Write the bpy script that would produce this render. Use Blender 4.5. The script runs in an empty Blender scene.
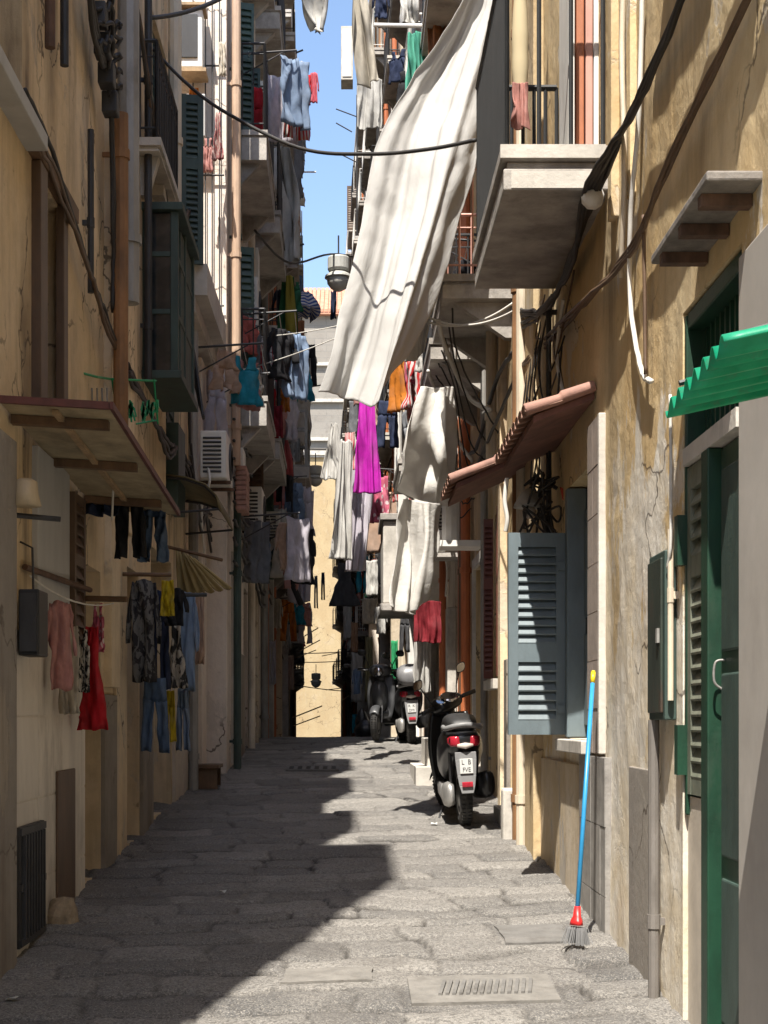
import bpy, bmesh, math, random
import numpy as np
from mathutils import Vector, Matrix, noise

random.seed(11)
SC = bpy.context.scene
COL = SC.collection
PI = math.pi
F, CX, HY, EYE = 1500.0, 350.0, 720.0, 1.58      # focal length in pixels, vanishing point, eye height


def at(px, py, d):
    """A point of the place from where the photograph shows it, at its distance d in metres."""
    return Vector(((px - CX) * d / F, d, EYE + (HY - py) * d / F))


def gz(y):
    """Height of the street: a steady climb, a crest near 23 m, then a gentle fall."""
    s0, y0, L, s1 = 0.0607, 19.5, 6.0, -0.03
    if y <= y0:
        return s0 * y
    z = s0 * y0
    t = min(y - y0, L)
    z += s0 * t + (s1 - s0) * t * t / (2 * L)
    if y > y0 + L:
        z += s1 * (min(y, 70) - y0 - L)
    return z


# ------------------------------------------------------------------ materials
def _nt(name):
    m = bpy.data.materials.new(name)
    m.use_nodes = True
    nt = m.node_tree
    for n in list(nt.nodes):
        nt.nodes.remove(n)
    return m, nt


def N(nt, t, **kw):
    n = nt.nodes.new(t)
    for k, v in kw.items():
        if k in n.inputs:
            n.inputs[k].default_value = v
        else:
            setattr(n, k, v)
    return n


def rgb(c):
    return (c[0], c[1], c[2], 1.0)


def mixc(nt, fac, a, b, blend='MIX'):
    n = nt.nodes.new('ShaderNodeMix')
    n.data_type = 'RGBA'
    n.blend_type = blend
    for sock, v in ((n.inputs[0], fac), (n.inputs[6], a), (n.inputs[7], b)):
        if hasattr(v, 'is_linked') or hasattr(v, 'links'):
            nt.links.new(v, sock)
        elif isinstance(v, (int, float)):
            sock.default_value = v
        else:
            sock.default_value = rgb(v)
    return n.outputs[2]


def ramp(nt, src, p0, p1, v0=0.0, v1=1.0):
    n = nt.nodes.new('ShaderNodeMapRange')
    n.inputs['From Min'].default_value = p0
    n.inputs['From Max'].default_value = p1
    n.inputs['To Min'].default_value = v0
    n.inputs['To Max'].default_value = v1
    nt.links.new(src, n.inputs['Value'])
    return n.outputs[0]


def nz(nt, vec, scale, detail=4, rough=0.6, sc=(1, 1, 1), off=(0, 0, 0), dist=0.0):
    mp = N(nt, 'ShaderNodeMapping')
    mp.inputs['Scale'].default_value = sc
    mp.inputs['Location'].default_value = off
    nt.links.new(vec, mp.inputs['Vector'])
    n = N(nt, 'ShaderNodeTexNoise')
    n.inputs['Scale'].default_value = scale
    n.inputs['Detail'].default_value = detail
    n.inputs['Roughness'].default_value = rough
    n.inputs['Distortion'].default_value = dist
    nt.links.new(mp.outputs[0], n.inputs['Vector'])
    return n.outputs['Fac']


def finish(nt, col, rough, bump=None, bstr=0.3, bdist=0.01, metallic=0.0, rough_src=None, trans=0.0, spec=0.5):
    b = N(nt, 'ShaderNodeBsdfPrincipled')
    if hasattr(col, 'links'):
        nt.links.new(col, b.inputs['Base Color'])
    else:
        b.inputs['Base Color'].default_value = rgb(col)
    b.inputs['Roughness'].default_value = rough
    b.inputs['Metallic'].default_value = metallic
    b.inputs['Specular IOR Level'].default_value = spec
    if rough_src is not None:
        nt.links.new(rough_src, b.inputs['Roughness'])
    if bump is not None:
        bp = N(nt, 'ShaderNodeBump')
        bp.inputs['Strength'].default_value = bstr
        bp.inputs['Distance'].default_value = bdist
        nt.links.new(bump, bp.inputs['Height'])
        nt.links.new(bp.outputs[0], b.inputs['Normal'])
    out = N(nt, 'ShaderNodeOutputMaterial')
    if trans > 0:
        t = N(nt, 'ShaderNodeBsdfTranslucent')
        if hasattr(col, 'links'):
            nt.links.new(col, t.inputs['Color'])
        else:
            t.inputs['Color'].default_value = rgb(col)
        mx = N(nt, 'ShaderNodeMixShader')
        mx.inputs[0].default_value = trans
        nt.links.new(b.outputs[0], mx.inputs[1])
        nt.links.new(t.outputs[0], mx.inputs[2])
        nt.links.new(mx.outputs[0], out.inputs[0])
    else:
        nt.links.new(b.outputs[0], out.inputs[0])


def pos(nt):
    return N(nt, 'ShaderNodeNewGeometry').outputs['Position']


def objc(nt):
    return N(nt, 'ShaderNodeTexCoord').outputs['Object']


MATS = {}


def pmat(name, c, var=0.25, scale=5.0, rough=0.7, bump=0.25, bscale=40.0, bdist=0.004, metallic=0.0,
         dirt=0.0, dirtc=(0.06, 0.05, 0.04), streak=True, spec=0.5):
    """A surface of one colour with worn tonal variation, dirt blotches and a fine relief."""
    if name in MATS:
        return MATS[name]
    m, nt = _nt(name)
    p = pos(nt)
    a = nz(nt, p, scale, 6, 0.65, sc=(1, 1, 0.35 if streak else 1))
    lo = [x * (1 - var) for x in c]
    hi = [min(1, x * (1 + var)) for x in c]
    col = mixc(nt, ramp(nt, a, 0.3, 0.7), lo, hi)
    if dirt > 0:
        d = nz(nt, p, scale * 0.7, 8, 0.72, sc=(1, 1, 0.4), off=(7, 3, 1))
        col = mixc(nt, ramp(nt, d, 0.52, 0.72, 0, dirt), col, dirtc)
    h = nz(nt, p, bscale, 5, 0.6)
    finish(nt, col, rough, h if bump > 0 else None, bump, bdist, metallic, spec=spec)
    MATS[name] = m
    return m


def plaster(name, c1, c2, peel=(0.55, 0.5, 0.43), stain=(0.13, 0.09, 0.06), peel_amt=0.5, stain_amt=0.75, bstr=0.7, lo=None):
    """Old render: two coats of paint, patches where it has peeled, rain streaks."""
    m, nt = _nt(name)
    p = pos(nt)
    big = nz(nt, p, 0.8, 9, 0.66, sc=(1, 1, 0.75))
    col = mixc(nt, ramp(nt, big, 0.40, 0.60), c1, c2)
    if lo:                                   # an older pale coat left bare on the lower storey, its edge ragged
        sz = N(nt, 'ShaderNodeSeparateXYZ')
        nt.links.new(p, sz.inputs[0])
        rg = nz(nt, p, 1.3, 9, 0.7, sc=(1, 1, 0.45), off=(2, 8, 3))
        am = N(nt, 'ShaderNodeMath', operation='MULTIPLY_ADD')
        nt.links.new(rg, am.inputs[0])
        am.inputs[1].default_value = 3.4
        nt.links.new(sz.outputs[2], am.inputs[2])
        lp = nz(nt, p, 1.5, 8, 0.66, off=(6, 1, 9))
        lc = mixc(nt, ramp(nt, lp, 0.42, 0.6), lo[0], lo[1])
        pk = nz(nt, p, 2.0, 8, 0.66, sc=(1, 0.6, 0.3), off=(7, 7, 7))
        pz = N(nt, 'ShaderNodeMath', operation='MULTIPLY_ADD')      # more of it is gone the lower one looks
        nt.links.new(sz.outputs[2], pz.inputs[0])
        pz.inputs[1].default_value = -0.09
        nt.links.new(pk, pz.inputs[2])
        mm = N(nt, 'ShaderNodeMath', operation='MULTIPLY')
        nt.links.new(ramp(nt, am.outputs[0], lo[2] + 1.7, lo[2] + 1.78, 1, 0), mm.inputs[0])
        nt.links.new(ramp(nt, pz.outputs[0], 0.285, 0.31, 0, 1), mm.inputs[1])
        col = mixc(nt, mm.outputs[0], col, lc)
    fine = nz(nt, p, 7, 6, 0.72)
    col = mixc(nt, ramp(nt, fine, 0.42, 0.72, 0.0, 0.32), col, [x * 0.55 for x in c1])
    pl = nz(nt, p, 1.5, 10, 0.68, sc=(1, 1, 0.6), off=(3, 9, 2), dist=0.6)
    pm = ramp(nt, pl, 0.585, 0.61, 0, peel_amt)
    col = mixc(nt, pm, col, peel)
    st = nz(nt, p, 1.7, 6, 0.66, sc=(1, 1, 0.10), off=(1, 5, 4))
    sg = nz(nt, p, 0.7, 5, 0.6, off=(4, 4, 4))
    mu = N(nt, 'ShaderNodeMath', operation='MULTIPLY')
    nt.links.new(ramp(nt, st, 0.50, 0.64, 0, stain_amt), mu.inputs[0])
    nt.links.new(ramp(nt, sg, 0.38, 0.62, 0.15, 1.0), mu.inputs[1])
    sm = mu.outputs[0]
    col = mixc(nt, sm, col, stain)
    sp = nz(nt, p, 5.5, 8, 0.75, off=(11, 2, 6))
    col = mixc(nt, ramp(nt, sp, 0.62, 0.7, 0, 0.6), col, [x * 0.8 for x in stain])
    # hairline cracks in places
    dv = N(nt, 'ShaderNodeVectorMath', operation='MULTIPLY_ADD')
    nzc = N(nt, 'ShaderNodeTexNoise')
    nzc.inputs['Scale'].default_value = 2.6
    nzc.inputs['Detail'].default_value = 5
    nt.links.new(p, nzc.inputs['Vector'])
    nt.links.new(nzc.outputs['Color'], dv.inputs[0])
    dv.inputs[1].default_value = (0.7, 0.7, 0.7)
    nt.links.new(p, dv.inputs[2])
    vo = N(nt, 'ShaderNodeTexVoronoi', feature='DISTANCE_TO_EDGE')
    vo.inputs['Scale'].default_value = 0.9
    nt.links.new(dv.outputs[0], vo.inputs['Vector'])
    cm = N(nt, 'ShaderNodeMath', operation='MULTIPLY')
    nt.links.new(ramp(nt, vo.outputs['Distance'], 0.004, 0.011, 0.8, 0), cm.inputs[0])
    nt.links.new(ramp(nt, nz(nt, p, 0.8, 3, 0.5, off=(9, 9, 1)), 0.48, 0.56), cm.inputs[1])
    col = mixc(nt, cm.outputs[0], col, (0.07, 0.05, 0.035))
    h = nz(nt, p, 22, 8, 0.68, sc=(1, 1, 0.6))
    add = N(nt, 'ShaderNodeMath', operation='MULTIPLY_ADD')
    nt.links.new(pm, add.inputs[0])
    add.inputs[1].default_value = -0.8
    nt.links.new(h, add.inputs[2])
    finish(nt, col, 0.9, add.outputs[0], bstr, 0.012, spec=0.25)
    MATS[name] = m
    return m


def cloth_mat(name, c, c2=None, trans=0.3, pattern=None, freq=14.0, rough=0.85, spec=0.2, wrinkle=0.0, even=False):
    if name in MATS:
        return MATS[name]
    m, nt = _nt(name)
    uv = N(nt, 'ShaderNodeTexCoord').outputs['UV']
    w = nz(nt, uv, 5, 5, 0.6)
    col = mixc(nt, ramp(nt, w, 0.3, 0.7), [x * (0.9 if even else 0.66) for x in c], [min(1, x * 1.1 + .012) for x in c])
    fd = nz(nt, uv, 2.2, 6, 0.7, off=(3, 1, 0))
    gy = sum(c) / 3
    col = mixc(nt, ramp(nt, fd, 0.45, 0.75, 0, 0.12 if even else 0.45), col, [x * .55 + gy * .5 for x in c])
    if pattern == 'stripes' or pattern == 'bands':
        wv = N(nt, 'ShaderNodeTexWave', wave_type='BANDS', bands_direction='X' if pattern == 'stripes' else 'Y')
        wv.inputs['Scale'].default_value = freq / 6.0
        wv.inputs['Distortion'].default_value = 0.4
        nt.links.new(uv, wv.inputs['Vector'])
        col = mixc(nt, ramp(nt, wv.outputs['Fac'], 0.46, 0.54), col, c2)
    elif pattern == 'blotch':
        b = nz(nt, uv, freq, 3, 0.55, dist=1.2)
        col = mixc(nt, ramp(nt, b, 0.47, 0.53), col, c2)
    elif pattern == 'dots':
        v = N(nt, 'ShaderNodeTexVoronoi')
        v.inputs['Scale'].default_value = freq
        nt.links.new(uv, v.inputs['Vector'])
        col = mixc(nt, ramp(nt, v.outputs['Distance'], 0.34, 0.3), col, c2)
    elif pattern == 'hem':
        s = N(nt, 'ShaderNodeSeparateXYZ')
        nt.links.new(uv, s.inputs[0])
        col = mixc(nt, ramp(nt, s.outputs[1], 0.6, 0.64), col, c2)
    h = nz(nt, uv, 60, 3, 0.6)
    if wrinkle:
        h = nz(nt, uv, 9, 7, 0.6, sc=(1, 1.6, 1), dist=1.5)
        finish(nt, col, rough, h, wrinkle, 0.03, trans=trans, spec=spec)
    else:
        finish(nt, col, rough, h, 0.15, 0.003, trans=trans, spec=spec)
    MATS[name] = m
    return m


# ------------------------------------------------------------------ mesh builder
class MB:
    def __init__(s):
        s.v, s.f, s.mi, s.uv = [], [], [], {}

    def add(s, vs, fs, m=0):
        o = len(s.v)
        s.v += [tuple(x) for x in vs]
        for f in fs:
            s.f.append(tuple(i + o for i in f))
            s.mi.append(m)
        return o

    def hexa(s, p, m=0):
        """Eight corners: bottom ring 0-3, top ring 4-7."""
        s.add(p, [(3, 2, 1, 0), (4, 5, 6, 7), (0, 1, 5, 4), (1, 2, 6, 5), (2, 3, 7, 6), (3, 0, 4, 7)], m)

    def box(s, c, size, rot=None, m=0):
        c = Vector(c)
        x, y, z = [q / 2 for q in size]
        pts = [Vector(q) for q in ((-x, -y, -z), (x, -y, -z), (x, y, -z), (-x, y, -z), (-x, -y, z), (x, -y, z), (x, y, z), (-x, y, z))]
        if rot is not None:
            pts = [rot @ q for q in pts]
        s.hexa([c + q for q in pts], m)

    def lbox(s, P, a, b, c, ra, rb, rc, m=0):
        """A box in the local frame (a, b, c) at P, given its range on each axis."""
        g = lambda i, j, k: P + a * ra[i] + b * rb[j] + c * rc[k]
        s.hexa([g(0, 0, 0), g(1, 0, 0), g(1, 1, 0), g(0, 1, 0), g(0, 0, 1), g(1, 0, 1), g(1, 1, 1), g(0, 1, 1)], m)

    def tube(s, pts, r, n=8, m=0, cap=True):
        pts = [Vector(p) for p in pts]
        rs = r if isinstance(r, (list, tuple)) else [r] * len(pts)
        rings = []
        prev = None
        for i, p in enumerate(pts):
            t = (pts[min(i + 1, len(pts) - 1)] - pts[max(i - 1, 0)])
            if t.length < 1e-9:
                t = Vector((0, 0, 1))
            t.normalize()
            if prev is None:
                ref = Vector((0, 0, 1)) if abs(t.z) < 0.9 else Vector((1, 0, 0))
                u = t.cross(ref).normalized()
            else:
                u = (prev - t * prev.dot(t))
                u = u.normalized() if u.length > 1e-6 else t.orthogonal().normalized()
            prev = u
            w = t.cross(u)
            rings.append([p + (u * math.cos(2 * PI * k / n) + w * math.sin(2 * PI * k / n)) * rs[i] for k in range(n)])
        vs = [q for rg in rings for q in rg]
        fs = []
        for i in range(len(pts) - 1):
            for k in range(n):
                fs.append((i * n + k, i * n + (k + 1) % n, (i + 1) * n + (k + 1) % n, (i + 1) * n + k))
        if cap:
            fs.append(tuple(range(n - 1, -1, -1)))
            fs.append(tuple((len(pts) - 1) * n + k for k in range(n)))
        s.add(vs, fs, m)

    def cyl(s, p0, p1, r0, r1=None, n=12, m=0):
        s.tube([p0, p1], [r0, r0 if r1 is None else r1], n, m)

    def lathe(s, prof, c, axis=(0, 0, 1), n=20, m=0):
        """prof: (radius, height along axis)."""
        ax = Vector(axis).normalized()
        u = ax.orthogonal().normalized()
        w = ax.cross(u)
        c = Vector(c)
        vs = []
        for r, h in prof:
            for k in range(n):
                vs.append(c + ax * h + (u * math.cos(2 * PI * k / n) + w * math.sin(2 * PI * k / n)) * max(r, 1e-4))
        fs = []
        for i in range(len(prof) - 1):
            for k in range(n):
                fs.append((i * n + k, i * n + (k + 1) % n, (i + 1) * n + (k + 1) % n, (i + 1) * n + k))
        fs.append(tuple(range(n)))
        fs.append(tuple((len(prof) - 1) * n + k for k in range(n)))
        s.add(vs, fs, m)

    def grid(s, P, m=0, uv=True):
        R, C = len(P), len(P[0])
        o = s.add([q for row in P for q in row],
                  [(i * C + j, i * C + j + 1, (i + 1) * C + j + 1, (i + 1) * C + j) for i in range(R - 1) for j in range(C - 1)], m)
        if uv:
            for i in range(R):
                for j in range(C):
                    s.uv[o + i * C + j] = (j / max(1, C - 1), 1 - i / max(1, R - 1))
        return o

    def loft(s, secs, n=20, m=0):
        """Closed tube through sections (point, half width, half height, exponent, tilt-axis pair)."""
        rings = []
        for (c, hw, hh, e, ax, up) in secs:
            c, ax, up = Vector(c), Vector(ax), Vector(up)
            rg = []
            for k in range(n):
                t = 2 * PI * k / n
                cx, sx = math.cos(t), math.sin(t)
                rg.append(c + ax * (hw * math.copysign(abs(cx) ** (2 / e), cx)) + up * (hh * math.copysign(abs(sx) ** (2 / e), sx)))
            rings.append(rg)
        fs = []
        for i in range(len(rings) - 1):
            for k in range(n):
                fs.append((i * n + k, i * n + (k + 1) % n, (i + 1) * n + (k + 1) % n, (i + 1) * n + k))
        fs.append(tuple(range(n - 1, -1, -1)))
        fs.append(tuple((len(rings) - 1) * n + k for k in range(n)))
        s.add([q for rg in rings for q in rg], fs, m)

    def build(s, name, mats, parent=None, smooth=False, solid=0.0, bevel=0.0, subsurf=0, base=None, recalc=True):
        me = bpy.data.meshes.new(name)
        if parent is not None:
            r = parent
            while r.parent is not None:
                r = r.parent
            off = Vector(r.location)
        else:
            if base is None:
                xs = [q[0] for q in s.v]; ys = [q[1] for q in s.v]; zs = [q[2] for q in s.v]
                base = ((min(xs) + max(xs)) / 2, (min(ys) + max(ys)) / 2, min(zs))
            off = Vector(base)
        me.from_pydata([(q[0] - off.x, q[1] - off.y, q[2] - off.z) for q in s.v], [], s.f)
        if not isinstance(mats, (list, tuple)):
            mats = [mats]
        for mt in mats:
            me.materials.append(mt)
        if len(mats) > 1:
            me.polygons.foreach_set('material_index', s.mi)
        if s.uv:
            ul = me.uv_layers.new(name='UVMap')
            for lp in me.loops:
                ul.data[lp.index].uv = s.uv.get(lp.vertex_index, (0.5, 0.5))
        if recalc:
            bm = bmesh.new()
            bm.from_mesh(me)
            bmesh.ops.recalc_face_normals(bm, faces=bm.faces)
            bm.to_mesh(me)
            bm.free()
        if smooth:
            me.polygons.foreach_set('use_smooth', [True] * len(me.polygons))
        o = bpy.data.objects.new(name, me)
        COL.objects.link(o)
        if parent is not None:
            o.parent = parent
        else:
            o.location = off
        if bevel > 0:
            md = o.modifiers.new('bevel', 'BEVEL')
            md.width = bevel
            md.segments = 2
            md.limit_method = 'ANGLE'
        if subsurf:
            md = o.modifiers.new('sub', 'SUBSURF')
            md.levels = subsurf
            md.render_levels = subsurf
        if solid > 0:
            md = o.modifiers.new('solid', 'SOLIDIFY')
            md.thickness = solid
            md.offset = 0
        return o


LABELS = {}


def tag(o, label, cat, group=None, kind=None):
    if label:
        if label in LABELS and not (group and group.startswith('=')):
            print('DUP LABEL', label)
        LABELS[label] = 1
        n = len(label.split())
        if n < 4 or n > 16:
            print('LABEL LENGTH', n, label)
        o['label'] = label
    if cat:
        o['category'] = cat
    if group:
        o['group'] = group.lstrip('=')
    if kind:
        o['kind'] = kind
    return o


def thing(name, label, cat, loc=(0, 0, 0), group=None):
    o = bpy.data.objects.new(name, None)
    COL.objects.link(o)
    o.location = loc
    o.empty_display_size = 0.2
    return tag(o, label, cat, group)


# ------------------------------------------------------------------ numpy noise
def _h(ix, iy, seed):
    n = (ix * 374761393 + iy * 668265263 + seed * 974634541) & 0xffffffff
    n = ((n ^ (n >> 13)) * 1274126177) & 0xffffffff
    n = n ^ (n >> 16)
    return (n & 0xffff) / 65535.0


def vnoise(x, y, seed=0):
    ix = np.floor(x).astype(np.int64); iy = np.floor(y).astype(np.int64)
    fx = x - ix; fy = y - iy
    fx = fx * fx * (3 - 2 * fx); fy = fy * fy * (3 - 2 * fy)
    a = _h(ix, iy, seed); b = _h(ix + 1, iy, seed); c = _h(ix, iy + 1, seed); d = _h(ix + 1, iy + 1, seed)
    return (a * (1 - fx) + b * fx) * (1 - fy) + (c * (1 - fx) + d * fx) * fy


def fbm(x, y, seed=0, o=4, g=0.5):
    s = 0; a = 1; t = 0
    for k in range(o):
        s = s + a * vnoise(x * 2 ** k, y * 2 ** k, seed + k * 17)
        t += a; a *= g
    return s / t


# ------------------------------------------------------------------ cloth and garments
def catmull(P, t):
    n = len(P) - 1
    x = t * n
    i = min(int(x), n - 1)
    f = x - i
    p0 = P[max(i - 1, 0)]; p1 = P[i]; p2 = P[i + 1]; p3 = P[min(i + 2, n)]
    return 0.5 * ((2 * p1) + (p2 - p0) * f + (2 * p0 - 5 * p1 + 4 * p2 - p3) * f * f + (3 * p1 - p0 - 3 * p2 + p3) * f ** 3)


def sheet(ctrl, ru, rv, amp=0.02, folds=4.0, crumple=0.006, seed=0, ramp0=0.3, sag=0.0, crease=0.0):
    """Rows of control points (top to bottom) -> grid with folds that deepen towards the bottom."""
    P = []
    for i in range(rv + 1):
        v = i / rv
        row = [catmull([r[k] for r in ctrl], v) for k in range(len(ctrl[0]))]
        P.append([catmull(row, j / ru) for j in range(ru + 1)])
    Q = []
    for i in range(rv + 1):
        v = i / rv
        out = []
        for j in range(ru + 1):
            u = j / ru
            du = P[i][min(j + 1, ru)] - P[i][max(j - 1, 0)]
            dv = P[min(i + 1, rv)][j] - P[max(i - 1, 0)][j]
            nn = du.cross(dv)
            nn = nn.normalized() if nn.length > 1e-9 else Vector((0, 1, 0))
            q = P[i][j]
            ph = noise.noise(Vector((u * 2.2 + seed, v * 1.1, seed * 1.7)))
            k = ramp0 + (1 - ramp0) * min(1, v * 1.3)
            d = amp * k * math.sin(2 * PI * (folds * u + 0.9 * ph) + seed)
            d += amp * 0.5 * k * math.sin(2 * PI * (folds * 2.3 * u + 1.3 * ph + 0.4 * v) + seed * 2)
            d += crumple * noise.fractal(q * 5 + Vector((seed, 0, 0)), 1.0, 2.0, 4)
            if crease:                      # sharp ridges of a stiff sheet
                e = q + 0.12 * noise.noise_vector(q * 1.1)
                r1 = 1 - abs(noise.noise(Vector((e.x * 1.6 + e.z * 1.1 + seed, e.y * .8, e.z * .55 - e.x * .5)))) * 2.2
                r2 = 1 - abs(noise.noise(Vector((e.x * 3.1 - e.z * 1.3, e.y * 1.5 + seed, e.z * 2.0 + e.x)))) * 2.2
                d += crease * max(0, r1) + crease * .4 * max(0, r2)
            q = q + nn * d
            if sag and v < 0.5:
                q = q + Vector((0, 0, -sag * (1 - (2 * u - 1) ** 2) * (1 - 2 * v)))
            out.append(q)
        Q.append(out)
    return Q


def cloth(name, label, cat, ctrl, mat, group=None, ru=24, rv=30, amp=0.02, folds=4, crumple=0.006, seed=None, solid=0.004, ramp0=0.3, sag=0.0, crease=0.0):
    seed = random.random() * 50 if seed is None else seed
    mb = MB()
    mb.grid(sheet(ctrl, ru, rv, amp, folds, crumple, seed, ramp0, sag, crease))
    o = mb.build(name, mat, smooth=True, solid=solid, recalc=False)
    return tag(o, label, cat, group)


def hang(name, label, cat, x0, y0, x1, y1, d, mat, group=None, skew=0.0, flare=0.0, dd=0.0, **kw):
    """A cloth hanging where the photo shows it: upper edge x0-x1 at y0, lower edge at y1, distance d (dd deeper at the right)."""
    rows = []
    n = 4
    for i in range(n):
        v = i / (n - 1)
        sk = skew * v
        fl = flare * v
        y = y0 + (y1 - y0) * v
        rows.append([at(x0 + sk - fl + (x1 - x0 + 2 * fl) * k / 3, y + (random.random() - 0.5) * 3, d + dd * k / 3 + random.uniform(-0.03, 0.03)) for k in range(4)])
    return cloth(name, label, cat, rows, mat, group, **kw)


def garment(name, label, cat, kind, x0, y0, x1, y1, d, mat, group=None, yaw=0.0, amp=0.02, seed=None, solid=0.008, lean=0.0):
    """Shirts, trousers and dresses hung flat, filling the photo's box at distance d."""
    seed = random.random() * 50 if seed is None else seed
    top = at((x0 + x1) / 2, y0, d)
    w = (x1 - x0) * d / F
    h = (y1 - y0) * d / F
    ax = Vector((math.cos(yaw), math.sin(yaw), 0))
    nn = Vector((-math.sin(yaw), math.cos(yaw), 0))
    if kind == 'shirt':
        strips = [[(0, -.2, .2), (.04, -.3, .3), (.3, -.3, .3), (.7, -.31, .31), (1, -.34, .34)],
                  [(.03, -.33, -.24), (.2, -.42, -.29), (.45, -.5, -.36), (.62, -.5, -.4)],
                  [(.03, .24, .33), (.2, .29, .42), (.45, .36, .5), (.62, .4, .5)]]
    elif kind == 'upside_shirt':
        strips = [[(0, -.36, .36), (.4, -.33, .33), (.75, -.33, .33), (.85, -.3, .3), (.9, -.12, .12)],
                  [(.72, -.4, -.28), (.85, -.48, -.3), (1, -.5, -.36)], [(.72, .28, .4), (.85, .3, .48), (1, .36, .5)]]
    elif kind == 'trousers':
        strips = [[(0, -.36, .36), (.12, -.38, .38), (.32, -.42, .42)],
                  [(.31, -.43, -.02), (.6, -.46, -.08), (1, -.5, -.12)], [(.31, .02, .43), (.6, .08, .46), (1, .12, .5)]]
    elif kind == 'dress':
        strips = [[(0, -.2, .2), (.1, -.22, .22), (.35, -.2, .2), (.6, -.34, .34), (1, -.5, .5)]]
    elif kind == 'shorts':
        strips = [[(0, -.34, .34), (.45, -.42, .42)], [(.44, -.44, -.02), (1, -.5, -.06)], [(.44, .02, .44), (1, .06, .5)]]
    elif kind == 'vest':
        strips = [[(0, -.34, -.16), (.18, -.3, -.12), (.28, -.4, 0)], [(0, .16, .34), (.18, .12, .3), (.28, 0, .4)], [(.27, -.42, .42), (.6, -.44, .44), (1, -.5, .5)]]
    else:
        strips = [[(0, -.46, .46), (.5, -.48, .48), (1, -.5, .5)]]
    mb = MB()
    for st in strips:
        nv = max(3, int((st[-1][0] - st[0][0]) * 16))
        P = []
        wid = max(s[2] - s[1] for s in st)
        nu = max(4, int(wid * 14))
        for i in range(nv + 1):
            t = st[0][0] + (st[-1][0] - st[0][0]) * i / nv
            k = 0
            while k < len(st) - 2 and t > st[k + 1][0]:
                k += 1
            f = (t - st[k][0]) / (st[k + 1][0] - st[k][0])
            f = f * f * (3 - 2 * f)
            a = st[k][1] * (1 - f) + st[k + 1][1] * f
            b = st[k][2] * (1 - f) + st[k + 1][2] * f
            row = []
            for j in range(nu + 1):
                s = a + (b - a) * j / nu
                ph = noise.noise(Vector((s * 2 + seed, t * 1.5, seed)))
                o = amp * (0.5 + t) * math.sin(2 * PI * (s * 2.6 + ph) + seed) + amp * 0.6 * math.sin(2 * PI * (s * 5.3 + 1.6 * ph + t * .8)) + amp * 0.9 * noise.noise(Vector((s * 8, t * 6, seed)))
                edge = 0.035 * noise.noise(Vector((seed, t * 5, 3 if j == 0 else 9)))
                row.append(top + ax * ((s + edge) * w + lean * t * w) + nn * o + Vector((0, 0, -h * (t + 0.03 * noise.noise(Vector((s * 5, seed, 1))) + .02 * (1 - 4 * s * s) * (1 - t)))))
            P.append(row)
        o0 = len(mb.v)
        mb.grid(P)
        for i in range(nv + 1):
            t = st[0][0] + (st[-1][0] - st[0][0]) * i / nv
            for j in range(nu + 1):
                q = Vector(P[i][j]) - top
                mb.uv[o0 + i * (nu + 1) + j] = (q.dot(ax) / max(w, .01) + 0.5, 1 - t)
    o = mb.build(name, mat, smooth=True, solid=solid, recalc=False)
    return tag(o, label, cat, group)


def wire(name, label, cat, p0, p1, sag, r, mat, group=None, n=18, parent=None):
    p0, p1 = Vector(p0), Vector(p1)
    mb = MB()
    mb.tube([p0.lerp(p1, i / n) + Vector((0, 0, -sag * 4 * (i / n) * (1 - i / n))) for i in range(n + 1)], r, 6)
    o = mb.build(name, mat, parent=parent, smooth=True)
    if parent is None:
        tag(o, label, cat, group)
    return o


def pole(name, label, cat, p0, p1, r, mat, group=None, r1=None):
    mb = MB()
    mb.cyl(p0, p1, r, r1, 10)
    return tag(mb.build(name, mat, smooth=False), label, cat, group)


def fit_loop(pts, n=10):
    """Smooth curve through points."""
    pts = [Vector(p) for p in pts]
    return [catmull(pts, i / (n * (len(pts) - 1))) for i in range(n * (len(pts) - 1) + 1)]


def text_mesh(name, body, size, mat, M, parent, depth=0.001):
    cu = bpy.data.curves.new(name, 'FONT')
    cu.body = body
    cu.size = size
    cu.align_x = 'CENTER'
    cu.align_y = 'CENTER'
    cu.extrude = depth
    t = bpy.data.objects.new(name + '_src', cu)
    COL.objects.link(t)
    dg = bpy.context.evaluated_depsgraph_get()
    me = bpy.data.meshes.new_from_object(t.evaluated_get(dg))
    bpy.data.objects.remove(t)
    me.transform(M)
    me.materials.clear()
    me.materials.append(mat)
    o = bpy.data.objects.new(name, me)
    COL.objects.link(o)
    o.parent = parent
    return o
# ------------------------------------------------------------------ shared materials
IRON = pmat('iron_black', (0.03, 0.03, 0.032), 0.4, 12, 0.55, 0.3, 80)
RUST = pmat('iron_rusty', (0.10, 0.055, 0.035), 0.5, 14, 0.8, 0.4, 90)
WIRE = pmat('cable_black', (0.025, 0.023, 0.022), 0.3, 9, 0.6, 0.1)
WIREW = pmat('cable_pale', (0.6, 0.58, 0.53), 0.15, 9, 0.6, 0.1)
ZINC = pmat('zinc_pipe', (0.30, 0.29, 0.27), 0.25, 6, 0.55, 0.2, 60, metallic=0.3, dirt=0.5)
OPIPE = pmat('orange_pipe', (0.42, 0.13, 0.05), 0.2, 6, 0.5, 0.1, dirt=0.4)
RPIPE = pmat('rust_pipe', (0.24, 0.12, 0.05), 0.4, 6, 0.75, 0.3, dirt=0.5)
CPIPE = pmat('cream_pipe', (0.58, 0.50, 0.38), 0.2, 6, 0.6, 0.1, dirt=0.4)
CONC = pmat('concrete_old', (0.36, 0.335, 0.305), 0.35, 3.5, 0.92, 0.6, 30, 0.01, dirt=0.55, streak=False)
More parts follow.
